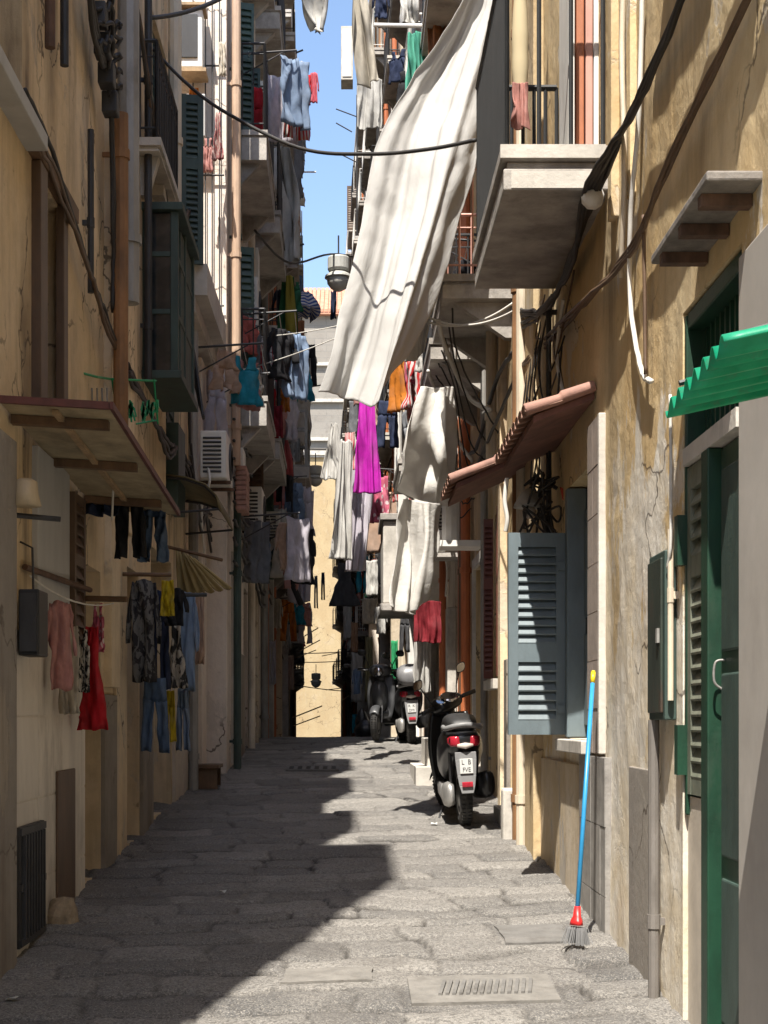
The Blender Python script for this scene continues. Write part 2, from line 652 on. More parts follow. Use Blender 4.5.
CONCL = pmat('concrete_pale', (0.50, 0.47, 0.42), 0.22, 4, 0.9, 0.4, 30, 0.008, dirt=0.45, streak=False)
WOOD = pmat('wood_brown', (0.13, 0.075, 0.04), 0.4, 8, 0.7, 0.4, 30, dirt=0.4)
WOODL = pmat('wood_pale', (0.36, 0.25, 0.14), 0.35, 8, 0.75, 0.4, 30, dirt=0.4)
DGREEN = pmat('green_dark_paint', (0.007, 0.042, 0.021), 0.4, 7, 0.5, 0.3, 50, dirt=.45, dirtc=(.05, .058, .045))
LGREEN = pmat('green_leaf_paint', (0.03, 0.06, 0.04), 0.3, 7, 0.5, 0.25, 50, dirt=0.25)
GGREY = pmat('green_grey_paint', (0.035, 0.06, 0.05), 0.35, 7, 0.6, 0.25, 50, dirt=0.3)
BLUEGREY = pmat('blue_grey_paint', (0.13, 0.165, 0.18), 0.18, 7, 0.5, 0.2, 50, dirt=0.15)
SKYBLUE = pmat('pale_blue_paint', (0.33, 0.44, 0.50), 0.15, 7, 0.5, 0.2, 50, dirt=0.2)
WHITEP = pmat('white_paint', (0.72, 0.70, 0.66), 0.12, 7, 0.5, 0.15, 50, dirt=0.25)
PINKP = pmat('pink_paint', (0.55, 0.30, 0.24), 0.15, 7, 0.5, 0.15, 50, dirt=0.2)
TERRAP = pmat('terracotta_paint', (0.42, 0.15, 0.07), 0.2, 7, 0.5, 0.15, 50, dirt=0.2)
REDP = pmat('red_brown_paint', (0.17, 0.055, 0.04), 0.25, 7, 0.5, 0.2, 50, dirt=0.2)
BROWNP = pmat('brown_paint', (0.10, 0.06, 0.035), 0.3, 7, 0.55, 0.25, 50, dirt=0.3)
MAROON = pmat('maroon_edge', (0.10, 0.032, 0.028), 0.3, 7, 0.6, 0.2, 50, dirt=0.3)
DARK = pmat('dark_interior', (0.015, 0.014, 0.013), 0.3, 3, 0.9, 0.0)  # near black, paints in the shade of unlit rooms and holes
TILEW = pmat('tile_pale', (0.64, 0.585, 0.50), 0.2, 2.2, 0.5, 0.2, 40, dirt=0.7, dirtc=(.16, .13, .10))
TILEG = pmat('tile_grey', (0.27, 0.255, 0.235), 0.3, 8, 0.6, 0.5, 60, dirt=0.35, streak=False)
TILEB = pmat('tile_beige', (0.50, 0.44, 0.36), 0.15, 6, 0.5, 0.3, 50, dirt=0.3, streak=False)
ACW = pmat('appliance_white', (0.66, 0.64, 0.58), 0.1, 6, 0.5, 0.08, 40, dirt=0.25)
GREYBOX = pmat('appliance_grey', (0.40, 0.40, 0.39), 0.1, 6, 0.5, 0.08, 40, dirt=0.2)
RTILE = pmat('roof_tile_red', (0.29, 0.165, 0.12), 0.3, 9, 0.8, 0.4, 40, dirt=0.35, streak=False)
BRICKR = pmat('tile_pink', (0.32, 0.175, 0.135), 0.25, 9, 0.8, 0.4, 40, dirt=0.3, streak=False)


def glass_mat(name, c, rough=0.08):
    m, nt = _nt(name)
    p = pos(nt)
    d = nz(nt, p, 6, 5, 0.6)
    finish(nt, mixc(nt, ramp(nt, d, 0.4, 0.75, 0, 0.5), c, (0.12, 0.11, 0.10)), rough, None, spec=0.8)
    MATS[name] = m
    return m


PANE = glass_mat('window_glass', (0.02, 0.025, 0.028))

P_R1 = plaster('plaster_ochre', (0.60, 0.43, 0.215), (0.67, 0.54, 0.33), peel=(0.60, 0.55, 0.47), stain=(0.16, 0.11, 0.07), peel_amt=0.75, stain_amt=0.6, lo=((.74, .70, .62), (.70, .61, .46), 3.2))
P_R1G = plaster('plaster_ochre_low', (0.50, 0.38, 0.22), (0.58, 0.50, 0.39), peel=(0.40, 0.37, 0.33), stain=(0.19, 0.14, 0.10), peel_amt=0.8, stain_amt=0.6)
P_R2 = plaster('plaster_straw', (0.52, 0.38, 0.20), (0.58, 0.46, 0.29), stain_amt=0.7)
P_R3 = plaster('plaster_stone_grey', (0.52, 0.46, 0.39), (0.62, 0.55, 0.46))
P_R4 = plaster('plaster_rose', (0.50, 0.36, 0.27), (0.58, 0.45, 0.35))
P_R5 = plaster('plaster_sand', (0.54, 0.45, 0.32), (0.60, 0.52, 0.40))
P_R6 = plaster('plaster_brick_patch', (0.52, 0.42, 0.34), (0.45, 0.25, 0.16), peel=(0.42, 0.20, 0.12), peel_amt=0.9)
P_L1 = plaster('plaster_dull_ochre', (0.72, 0.55, 0.33), (0.77, 0.62, 0.42), peel=(0.42, 0.38, 0.33), stain_amt=0.85)
P_L2 = plaster('plaster_dull_straw', (0.72, 0.56, 0.36), (0.77, 0.64, 0.45), stain_amt=0.8)
P_L3 = plaster('plaster_cream', (0.76, 0.69, 0.61), (0.70, 0.61, 0.52), stain_amt=0.5)
P_L4 = plaster('plaster_umber', (0.50, 0.42, 0.33), (0.58, 0.50, 0.41))
P_L5 = plaster('plaster_grey_pink', (0.56, 0.48, 0.42), (0.62, 0.54, 0.46))
P_L6 = plaster('plaster_ash', (0.52, 0.48, 0.43), (0.60, 0.54, 0.47))
P_E1 = plaster('plaster_bright_cream', (0.415, 0.31, 0.175), (0.45, 0.35, 0.205), peel_amt=0.1, stain_amt=0.12, bstr=0.2)
P_DADO = plaster('plaster_grey_dado', (0.25, 0.225, 0.20), (0.31, 0.28, 0.24), peel=(0.38, 0.33, 0.26))


def stone_mat():
    m, nt = _nt('lava_paving')
    p = pos(nt)
    at1 = N(nt, 'ShaderNodeAttribute', attribute_name='tone')
    at2 = N(nt, 'ShaderNodeAttribute', attribute_name='joint')
    g = nz(nt, p, 60, 5, 0.7)
    b = nz(nt, p, 3.0, 7, 0.65)
    base = mixc(nt, at1.outputs['Fac'], (0.098, 0.096, 0.094), (0.25, 0.238, 0.219))
    col = mixc(nt, ramp(nt, b, 0.42, 0.72, 0, .75), base, (0.212, 0.2, 0.183))
    # chisel pits and grit
    col = mixc(nt, ramp(nt, g, 0.44, 0.53, 0.6, 0), col, (0.045, 0.042, 0.039))
    v = nz(nt, p, 130, 3, 0.6)
    col = mixc(nt, ramp(nt, v, 0.52, 0.64, 0, 0.6), col, (0.42, 0.39, 0.345))
    col = mixc(nt, at2.outputs['Fac'], col, (0.028, 0.024, 0.02))
    st = nz(nt, p, 1.3, 9, 0.72, off=(5, 3, 0))
    col = mixc(nt, ramp(nt, st, 0.56, 0.66, 0, 0.45), col, (0.09, 0.082, 0.074))
    h = nz(nt, p, 42, 8, 0.75)
    r = ramp(nt, b, 0.3, 0.7, 0.55, 0.85)
    finish(nt, col, 0.7, h, 0.8, 0.012, rough_src=r, spec=0.4)
    return m


STONE = stone_mat()
GROUND = pmat('ground_dust', (0.24, 0.225, 0.20), 0.2, 2, 0.9, 0.4, 30, streak=False)

# ------------------------------------------------------------------ the street: worn lava slabs as real relief
FLATS = [(-.30, .10, 6.70, 7.0), (.76, 1.14, 7.55, 8.05), (.24, .92, 6.3, 6.9), (-.74, -.10, 16.7, 17.25)]


def stones(X, Y):
    a = math.radians(-9)
    wx = 0.10 * (fbm(X * 2.4, Y * 2.4, 5, 3) - .5) * 2
    wy = 0.15 * (fbm(X * 2.0 + 9, Y * 1.6, 8, 3) - .5) * 2
    Xr = X * math.cos(a) - Y * math.sin(a) + wx
    Yr = X * math.sin(a) + Y * math.cos(a) + wy
    rng = np.random.RandomState(4)
    ed = np.concatenate([[-3], -3 + np.cumsum(rng.uniform(0.20, 0.44, 160))])
    r = np.clip(np.searchsorted(ed, Yr) - 1, 0, len(ed) - 2)
    d_row = np.minimum(Yr - ed[r], ed[r + 1] - Yr)
    tone = np.zeros_like(X); hgt = np.zeros_like(X); d_col = np.full_like(X, 9.0)
    for k in range(len(ed) - 1):
        msk = r == k
        if not msk.any():
            continue
        ce = np.concatenate([[-9], -9 + rng.uniform(0, .5) + np.cumsum(rng.uniform(0.30, 0.72, 70))])
        x = Xr[msk]
        c = np.clip(np.searchsorted(ce, x) - 1, 0, len(ce) - 2)
        d_col[msk] = np.minimum(x - ce[c], ce[c + 1] - x)
        n = len(ce)
        tt = rng.uniform(0, 1, n); hh = rng.uniform(-.008, .008, n)
        sx = rng.uniform(-.022, .022, n); sy = rng.uniform(-.02, .042, n)
        tone[msk] = tt[c]
        hgt[msk] = hh[c] + sx[c] * (x - (ce[c] + ce[c + 1]) / 2) + sy[c] * (Yr[msk] - (ed[k] + ed[k + 1]) / 2)
    d = np.minimum(d_row, d_col)
    w = 0.03 + 0.045 * vnoise(X * 5, Y * 5, 31)
    jr = np.clip(1 - d_row / (0.022 + 0.055 * vnoise(X * 3.1, Y * 3.1, 31)), 0, 1)
    jc = np.clip(1 - d_col / (0.012 + 0.016 * vnoise(X * 4, Y * 4, 32)), 0, 1)
    j = np.maximum(jr, jc)
    fill = np.clip((vnoise(X * 2.3, Y * 2.3, 77) - 0.35) * 2.2, 0.4, 1)      # some joints are filled with dirt
    hgt = hgt - 0.030 * j ** 1.2 * fill - 0.012 * np.clip(1 - d_row / 0.13, 0, 1) ** 2
    hgt += 0.008 * (fbm(X * 7, Y * 7, 3, 4) - .5) + 0.020 * (fbm(X * 1.1, Y * 1.1, 12, 2) - .5) + 0.007 * (vnoise(X * 34, Y * 34, 9) - .5)
    hgt = np.where(Y > 30, 0, hgt)
    for (xa, xb, ya, yb) in FLATS:             # set-in slabs and drains lie in a level bed
        e = np.maximum(np.maximum(xa - X, X - xb), np.maximum(ya - Y, Y - yb))
        k = np.clip(e / .05, 0, 1)
        hgt = hgt * k + (-.012) * (1 - k)
        j = np.where(e < .03, np.clip(.55 - np.abs(e - .012) / .03, 0, 1), j)
    return hgt, tone, np.clip((j - .2) * 1.6, 0, 1) * np.maximum(fill, .4)


def build_street():
    xs = np.linspace(-1.95, 1.65, 165)
    ys = np.concatenate([np.arange(1.5, 14, 0.022), np.arange(14, 27.01, 0.04)])
    X, Y = np.meshgrid(xs, ys)
    H, T, J = stones(X, Y)
    G = np.array([gz(float(y)) for y in ys])[:, None]
    edge = np.abs(X + 0.15)
    Z = G + H + 0.05 * np.clip(edge - 1.15, 0, 1) ** 1.5           # rises slightly to the walls
    far_y = np.concatenate([np.linspace(27.4, 112, 60)])
    C = len(xs)
    V = np.stack([X, Y, Z], -1).reshape(-1, 3)
    nr = len(ys)
    idx = np.arange(nr * C).reshape(nr, C)
    q = np.stack([idx[:-1, :-1], idx[:-1, 1:], idx[1:, 1:], idx[1:, :-1]], -1).reshape(-1, 4)
    # the part beyond the crest
    fx = np.linspace(-1.95, 1.65, 40)
    FX, FY = np.meshgrid(fx, far_y)
    FX = FX - np.clip(FY - 27.4, 0, 200) * 0.0265
    H2, T2, J2 = stones(FX, FY)
    FZ = np.array([gz(float(y)) for y in far_y])[:, None] + H2
    V2 = np.stack([FX, FY, FZ], -1).reshape(-1, 3)
    i2 = np.arange(len(far_y) * 40).reshape(len(far_y), 40) + len(V)
    q2 = np.stack([i2[:-1, :-1], i2[:-1, 1:], i2[1:, 1:], i2[1:, :-1]], -1).reshape(-1, 4)
    V = np.concatenate([V, V2]); Q = np.concatenate([q, q2])
    T = np.concatenate([T.reshape(-1), T2.reshape(-1)]); J = np.concatenate([J.reshape(-1), J2.reshape(-1)])
    me = bpy.data.meshes.new('street')
    me.from_pydata(V.tolist(), [], Q.tolist())
    for nm, arr in (('tone', T), ('joint', J)):
        a = me.attributes.new(nm, 'FLOAT', 'POINT')
        a.data.foreach_set('value', arr.astype(np.float32))
    me.polygons.foreach_set('use_smooth', [True] * len(me.polygons))
    me.materials.append(STONE)
    o = bpy.data.objects.new('street', me)
    COL.objects.link(o)
    tag(o, 'narrow street of worn grey lava paving slabs climbing between the houses', 'street', kind='structure')


build_street()

mb = MB()
yy = [-60, -30, -10, 0, 1.4, 19.5, 22, 24, 27, 40, 70, 112, 200, 600]
mb.grid([[Vector((x, y, gz(y) - 0.09)) for x in (-400, -40, -6, 6, 40, 400)] for y in yy], uv=False)
tag(mb.build('ground', GROUND), 'dusty grey ground under the whole quarter', 'ground', kind='structure')
mb = MB()
mb.grid([[Vector((x, y, gz(y) - 0.01)) for x in (-2.6, -1, 1, 2.6)] for y in (-40, -20, -5, 0, 1.5)], uv=False)
mb.grid([[Vector((x, y, gz(y) - 0.04)) for x in (-40, -8, 2, 40)] for y in (98.5, 105, 112)], uv=False)
tag(mb.build('roadway', STONE), 'grey paved roadway carrying on behind the photographer and across the far end', 'road', kind='structure')

# ------------------------------------------------------------------ buildings
class Bld:
    def __init__(s, name, label, x0, y0, x1, y1, side, ztop, mat, amp=0.0, res=0.25, depth=7.0, cornice=True, cmat=None):
        s.o = Vector((x0, y0, 0))
        d = Vector((x1 - x0, y1 - y0, 0))
        s.L = d.length
        s.t = d.normalized()
        s.n = Vector((-s.t.y, s.t.x, 0)) * (1 if side > 0 else -1)
        s.y0 = y0
        s.ztop, s.mat, s.amp, s.res, s.depth = ztop, mat, amp, res, depth
        s.zb = min(gz(y0), gz(y1)) - 0.4
        s.root = thing(name, label, 'building', (x0 + s.n.x * -1.0, (y0 + y1) / 2, gz((y0 + y1) / 2)))
        s.ops = []
        s.cornice = cornice
        s.cmat = cmat or CONCL

    def u(s, y):
        return (y - s.y0) / s.t.y

    def p(s, u, o, z):
        return s.o + s.t * u + s.n * o + Vector((0, 0, z))

    def fbox(s, mb, u0, u1, o0, o1, z0, z1, m=0):
        mb.hexa([s.p(u0, o0, z0), s.p(u1, o0, z0), s.p(u1, o1, z0), s.p(u0, o1, z0),
                 s.p(u0, o0, z1), s.p(u1, o0, z1), s.p(u1, o1, z1), s.p(u0, o1, z1)], m)

    def wall(s, seed=0):
        def br(a, b, cuts, res):
            pts = sorted(set([a, b] + [c for c in cuts if a < c < b]))
            out = []
            for i in range(len(pts) - 1):
                n = max(1, int(math.ceil((pts[i + 1] - pts[i]) / res)))
                out += [pts[i] + (pts[i + 1] - pts[i]) * k / n for k in range(n)]
            return np.array(out + [b])
        us = br(0, s.L, [c for o in s.ops for c in o[:2]], s.res)
        zs = br(s.zb, s.ztop, [c for o in s.ops for c in o[2:4]], s.res)
        U, Z = np.meshgrid(us, zs)
        if s.amp > 0:
            D = s.amp * ((fbm(U * 1.3 + seed, Z * 0.5, 3 + seed, 3) - .5) * 2 + 0.8 * (fbm(U * 5, Z * 0.9, 21 + seed, 3) - .5) + 0.55 * (fbm(U * 9, Z * 7, 41 + seed, 3) - .5))
            fade = np.ones_like(U)
            for o in s.ops:
                du = np.maximum(np.maximum(o[0] - U, U - o[1]), 0)
                dz = np.maximum(np.maximum(o[2] - Z, Z - o[3]), 0)
                fade = np.minimum(fade, np.clip(np.maximum(du, dz) / 0.12, 0, 1))
            D = D * fade
        else:
            D = np.zeros_like(U)
        mb = MB()
        R, C = U.shape
        vs = [s.p(U[i, j], D[i, j], Z[i, j]) for i in range(R) for j in range(C)]
        fs = []
        for i in range(R - 1):
            zc = (zs[i] + zs[i + 1]) / 2
            for j in range(C - 1):
                uc = (us[j] + us[j + 1]) / 2
                if any(o[0] < uc < o[1] and o[2] < zc < o[3] for o in s.ops):
                    continue
                fs.append((i * C + j, i * C + j + 1, (i + 1) * C + j + 1, (i + 1) * C + j))
        mb.add(vs, fs)
        for o in s.ops:                                  # reveals
            u0, u1, z0, z1 = o[:4]
            dd = -o[4]
            for a, b, c, d in (((u0, z0), (u0, z1), None, None), ((u1, z0), (u1, z1), None, None), ((u0, z0), (u1, z0), None, None), ((u0, z1), (u1, z1), None, None)):
                mb.add([s.p(a[0], 0, a[1]), s.p(b[0], 0, b[1]), s.p(b[0], dd, b[1]), s.p(a[0], dd, a[1])], [(0, 1, 2, 3)])
            mb.add([s.p(u0, dd, z0), s.p(u1, dd, z0), s.p(u1, dd, z1), s.p(u0, dd, z1)], [(0, 1, 2, 3)])
        q = lambda u, o, z: s.p(u, o, z)
        L, D2, zb, zt = s.L, -s.depth, s.zb, s.ztop
        for u in (0, L):
            mb.add([q(u, 0, zb), q(u, D2, zb), q(u, D2, zt), q(u, 0, zt)], [(0, 1, 2, 3)])
        mb.add([q(0, D2, zb), q(L, D2, zb), q(L, D2, zt), q(0, D2, zt)], [(0, 1, 2, 3)])
        mb.add([q(0, 0, zt), q(L, 0, zt), q(L, D2, zt), q(0, D2, zt)], [(0, 1, 2, 3)])
        mb.build('wall', s.mat, s.root, smooth=False, recalc=False)
        if s.cornice:
            mb = MB()
            s.fbox(mb, -.0, L, 0.0, 0.14, zt - 0.42, zt - 0.27)
            s.fbox(mb, -.0, L, 0.0, 0.26, zt - 0.268, zt + 0.03)
            mb.build('cornice', s.cmat, s.root)

    # ---- openings: cut now, filled at once
    def opening(s, y0, y1, z0, z1, kind='glass', mat=None, deep=0.22, sill=True, leaves=None, surround=None, n=16):
        u0, u1 = s.u(y0), s.u(y1)
        s.ops.append((u0, u1, z0, z1, deep))
        mat = mat or BROWNP
        r = s.root
        b = Vector((0, 0, 1))
        if kind == 'glass':
            mb = MB()
            f = 0.055
            o0, o1 = -deep + .03, -deep + .09
            s.fbox(mb, u0, u0 + f, o0, o1, z0, z1); s.fbox(mb, u1 - f, u1, o0, o1, z0, z1)
            s.fbox(mb, u0 + f, u1 - f, o0, o1, z0, z0 + f); s.fbox(mb, u0 + f, u1 - f, o0, o1, z1 - f, z1)
            um = (u0 + u1) / 2
            s.fbox(mb, um - .035, um + .035, o0, o1 + .004, z0 + f, z1 - f)
            zm = z0 + (z1 - z0) * .7
            for a0, a1 in ((u0 + f, um - .035), (um + .035, u1 - f)):
                s.fbox(mb, a0, a1, o0, o1 - .004, zm - .02, zm + .02)
            w = mb.build('window', mat, r)
            mb = MB()
            s.fbox(mb, u0 + f, u1 - f, o0 + .01, o0 + .02, z0 + f, z1 - f)
            mb.build('pane', PANE, w)
        elif kind == 'louvre':
            um = (u0 + u1) / 2
            for a0, a1 in ((u0 + .005, um - .004), (um + .004, u1 - .005)):
                mb = MB()
                louvre(mb, s.p(a0, -.075, z0 + .005), s.t, s.n, a1 - a0, z1 - z0 - .01, n)
                mb.build('shutter', mat, r)
        elif kind == 'door':
            um = (u0 + u1) / 2
            zt = z1 - 0.42 if z1 - z0 > 2.3 else z1
            mb = MB()
            o0 = -deep + .03
            for a0, a1 in ((u0 + .01, um - .004), (um + .004, u1 - .01)):
                s.fbox(mb, a0, a1, o0, o0 + .04, z0, zt - .02)
                w = a1 - a0
                for k in range(3):
                    h = (zt - z0) / 3
                    s.fbox(mb, a0 + w * .16, a1 - w * .16, o0 + .04, o0 + .058, z0 + h * k + .09, z0 + h * (k + 1) - .09)
            dr = mb.build('door', mat, r, bevel=.006)
            mb = MB()
            s.fbox(mb, um + .05, um + .08, o0 + .04, o0 + .10, z0 + 1.0, z0 + 1.12)
            mb.build('handle', ZINC, dr)
            if zt < z1:
                mb = MB()
                s.fbox(mb, u0 + .01, u1 - .01, o0, o0 + .05, zt - .018, zt + .04)
                for k in range(1, 8):
                    uu = u0 + (u1 - u0) * k / 8
                    s.fbox(mb, uu - .008, uu + .008, o0 + .01, o0 + .03, zt + .042, z1)
                mb.build('transom_grille', mat, r)
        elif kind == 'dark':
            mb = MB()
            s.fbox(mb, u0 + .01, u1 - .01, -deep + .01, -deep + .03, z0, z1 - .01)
            mb.build('doorway', DARK, r)  # black panel painting in the unlit room beyond
        if sill:
            mb = MB()
            s.fbox(mb, u0 - .07, u1 + .07, 0.0, 0.10, z0 - .09, z0 - .003)
            mb.build('sill', CONCL, r)
        if surround:
            mb = MB()
            wd = .11
            s.fbox(mb, u0 - wd, u0 - .002, -.01, .035, z0, z1 + wd)
            s.fbox(mb, u1 + .002, u1 + wd, -.01, .035, z0, z1 + wd)
            s.fbox(mb, u0 - .002, u1 + .002, -.01, .033, z1 + .002, z1 + wd)
            mb.build('surround', surround, r)
        if leaves:
            w = (u1 - u0) / 2
            for sgn in ((-1, 1) if leaves is True else leaves):
                mb = MB()
                a = u0 - w - .01 if sgn < 0 else u1 + .01
                louvre(mb, s.p(a, .03, z0), s.t, s.n, w, z1 - z0, n)
                mb.build('shutter', mat, r)

    def balcony(s, y0, y1, z, depth=0.5, mat=None, rail=None, thick=.16, height=1.0, sp=.11, boards=None, bulge=False):
        u0, u1 = s.u(y0), s.u(y1)
        mb = MB()
        s.fbox(mb, u0, u1, -.02, depth, z - .06, z)
        s.fbox(mb, u0 + .03, u1 - .03, -.02, depth - .03, z - .06 - .025, z - .062)
        s.fbox(mb, u0 + .015, u1 - .015, -.02, depth - .015, z - thick, z - .087)
        for uu in (u0 + .18, u1 - .18, ):
            mb.hexa([s.p(uu - .05, -.02, z - thick - .30), s.p(uu + .05, -.02, z - thick - .30), s.p(uu + .05, .05, z - thick - .30), s.p(uu - .05, .05, z - thick - .30),
                     s.p(uu - .05, -.02, z - thick - .002), s.p(uu + .05, -.02, z - thick - .002), s.p(uu + .05, depth * .8, z - thick - .002), s.p(uu - .05, depth * .8, z - thick - .002)])
        b = mb.build('balcony', mat or CONC, s.root)
        mb = MB()
        o1 = depth - .04
        path = [(u0 + .03, 0.0), (u0 + .03, o1), (u1 - .03, o1), (u1 - .03, 0.0)]
        for zz, rr in ((z + .08, .010), (z + height, .016), (z + height - .12, .008)):
            for a, c in zip(path[:-1], path[1:]):
                mb.tube([s.p(a[0], a[1], zz), s.p(c[0], c[1], zz)], rr, 5)
        for a, c in zip(path[:-1], path[1:]):
            L = math.hypot(c[0] - a[0], c[1] - a[1])
            n = max(2, int(L / sp))
            for k in range(n + 1):
                f = k / n
                uu, oo = a[0] + (c[0] - a[0]) * f, a[1] + (c[1] - a[1]) * f
                mb.tube([s.p(uu, oo, z), s.p(uu, oo, z + height)], .0085 if 0 < k < n else .014, 4)
        mb.build('railing', rail or IRON, b)
        if boards:
            mb = MB()
            s.fbox(mb, u0 + .05, u1 - .05, o1 - .035, o1 - .02, z + .1, z + height - .03)
            mb.build('screen', boards, b)
        return b

    def strip(s, name, y0, y1, o1, z0, z1, mat, o0=-.01, parent=None):
        mb = MB()
        s.fbox(mb, s.u(y0), s.u(y1), o0, o1, z0, z1)
        return mb.build(name, mat, parent or s.root, bevel=.006)

    def pipe(s, y, z0, z1, r=.05, mat=None, o=None, name='drainpipe'):
        o = (r + .03) if o is None else o
        mb = MB()
        mb.cyl(s.p(s.u(y), o, z0), s.p(s.u(y), o, z1), r, n=10)
        z = z0 + .4
        while z < z1:
            mb.cyl(s.p(s.u(y), o, z), s.p(s.u(y), o, z + .06), r * 1.22, n=10)
            s.fbox(mb, s.u(y) - .012, s.u(y) + .012, -.01, o - r * .8, z + .015, z + .045)
            z += 1.9
        return mb.build(name, mat or ZINC, s.root, smooth=False)

    def cable(s, pts, r=.012, mat=None, name='cable', parent=None, jitter=.012, n=8):
        """pts: (y, o, z) along the wall."""
        c = fit_loop([s.p(s.u(y), o, z) for y, o, z in pts], n)
        c = [q + Vector((0, random.uniform(-1, 1), random.uniform(-1, 1))) * jitter for q in c]
        mb = MB()
        mb.tube(c, r, 6)
        return mb.build(name, mat or WIRE, parent or s.root, smooth=True)

    def tiles(s, name, y0, y1, z0, z1, mat, tw=.33, th=.33, o=.018, gap=.006, off=0.0, top=None):
        mb = MB()
        u0, u1 = s.u(y0), s.u(y1)
        s.fbox(mb, u0, u1, -.02, o - .004, z0, z1)
        z = z1
        while z > z0 + .02:
            zl = max(z0, z - th)
            u = u0
            first = True
            while u < u1 - .005:
                ue = min(u1, u + (tw * off if first and off else tw))
                s.fbox(mb, u + gap / 2, ue - gap / 2, o - .006, o + random.uniform(-.001, .002), zl + gap / 2, z - gap / 2)
                u = ue
                first = False
            z = zl
        return mb.build(name, mat, s.root)


def louvre(mb, P, a, c, w, h, n=16, t=.032, st=.055, gaps=((0.04, 0.56), (0.62, 0.95))):
    """A louvred leaf: stiles, rails and tilted slats; P lower corner, a across, c outward."""
    b = Vector((0, 0, 1))
    mb.lbox(P, a, b, c, (0, st), (0, h), (0, t))
    mb.lbox(P, a, b, c, (w - st, w), (0, h), (0, t))
    fr = sorted([0.0] + [g for q in gaps for g in q] + [1.0])
    for i in range(0, len(fr), 2):
        mb.lbox(P, a, b, c, (st, w - st), (h * fr[i], h * fr[i + 1]), (.002, t - .002))
    for g0, g1 in gaps:
        k = max(2, int(round(n * (g1 - g0))))
        for i in range(k):
            z = h * (g0 + (g1 - g0) * (i + .5) / k)
            hh = h * (g1 - g0) / k * .52
            p = lambda aa, bb, cc: P + a * aa + b * bb + c * cc
            mb.hexa([p(st, z - hh, t * .92), p(w - st, z - hh, t * .92), p(w - st, z + hh * .7, t * .12), p(st, z + hh * .7, t * .12),
                     p(st, z - hh + .009, t), p(w - st, z - hh + .009, t), p(w - st, z + hh * .7 + .009, t * .2), p(st, z + hh * .7 + .009, t * .2)])
    # a thin back so that no light passes straight through
    mb.lbox(P, a, b, c, (st, w - st), (h * .03, h * .97), (-.001, .002))
# ================================================================== RIGHT SIDE
TILEJ = pmat('tile_jamb_brown', (.36, .30, .26), .2, 7, .6, .3, 50, dirt=.35, streak=False)
R1 = Bld('ochre_house', 'ochre house with flaking plaster nearest on the right, with the green louvred door', 1.34, -4, 1.34, 11.3, 1, 8.6, P_R1, amp=0.016, res=0.06)
B = R1
# --- green street door with its louvred leaf
u0, u1 = B.u(5.13), B.u(6.04)
B.ops.append((u0, u1, gz(5.6) - .03, 3.215, .20))
door = B.strip('door', 5.15, 5.56, -.035, gz(5.3), 2.585, LGREEN, o0=-.075)
mb = MB()
for z0, z1 in ((gz(5.3) + .15, 1.0), (1.08, 1.75), (1.83, 2.5)):
    B.fbox(mb, B.u(5.20), B.u(5.51), -.038, -.022, z0, z1)
mb.build('door_panel', GGREY, door, bevel=.008)
mb = MB()
mb.tube(fit_loop([B.p(B.u(5.5), -.036, 1.80), B.p(B.u(5.5), .0, 1.79), B.p(B.u(5.5), .004, 1.72), B.p(B.u(5.5), -.03, 1.69)]), .005, 6)
mb.build('handle', ZINC, door, smooth=True)
mb = MB()
B.fbox(mb, B.u(5.562), B.u(5.665), -.15, .015, gz(5.6) - .02, 2.59)
B.fbox(mb, B.u(5.135), B.u(5.17), -.15, -.02, gz(5.6) - .02, 3.20)
B.fbox(mb, B.u(6.0), B.u(6.035), -.15, -.005, 1.2, 3.20)
B.fbox(mb, B.u(5.172), B.u(5.998), -.15, -.01, 3.14, 3.205)
mb.build('door_frame', DGREEN, B.root, bevel=.005)
mb = MB()
B.fbox(mb, B.u(5.172), B.u(5.998), -.15, .01, 2.592, 2.66)
mb.build('transom_rail', CONCL, B.root)
mb = MB()
for k in range(11):
    y = 5.2 + k * .075
    B.fbox(mb, B.u(y), B.u(y) + .022, -.10, -.075, 2.662, 3.138)
B.fbox(mb, B.u(5.175), B.u(5.995), -.104, -.074, 2.88, 2.905)
mb.build('transom_grille', DGREEN, B.root)
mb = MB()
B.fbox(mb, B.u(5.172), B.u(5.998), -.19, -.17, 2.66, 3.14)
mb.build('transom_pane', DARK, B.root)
mb = MB()
louvre(mb, B.p(B.u(5.672), -.045, 1.285), B.t, B.n, .325, 1.30, 21, t=.036, gaps=((.05, .66), (.72, .93)))
sh = mb.build('shutter', pmat('green_weathered', (.15, .16, .12), .35, 9, .6, .3, 50, dirt=.6, dirtc=(.03, .06, .04)), B.root)
for z in (2.2, 1.36):
    mb = MB(); B.fbox(mb, B.u(6.0), B.u(6.06), -.03, .03, z, z + .2); mb.build('hinge', DGREEN, sh)
B.tiles('tiled_base', 5.67, 6.035, gz(5.8) - .03, 1.275, TILEB, .37, .235, o=-.03)
B.strip('step', 5.15, 5.56, .03, gz(5.3) - .1, gz(5.3) + .05, CONCL, o0=-.15)
# pale stone jamb beside the door
B.strip('jamb', 4.6, 5.06, .03, gz(4.9) - .2, 3.14, pmat('jamb_render', (.40, .37, .33), .12, 2.5, .85, .12, 30, dirt=.35, dirtc=(.24, .21, .18), streak=False))
# white waste pipe and downpipe, cabinet pipes
B.pipe(6.13, 1.66, 2.36, .012, CPIPE, .03, 'waste_pipe')
B.pipe(6.42, gz(6.4) - .1, 1.58, .024, pmat('pipe_dull', (.16, .145, .13), .3, 6, .7, .2, dirt=.5), .04)
B.cable([(6.09, .04, 2.9), (6.1, .035, 2.35), (6.14, .04, 2.2)], .007, WIREW, jitter=.003)
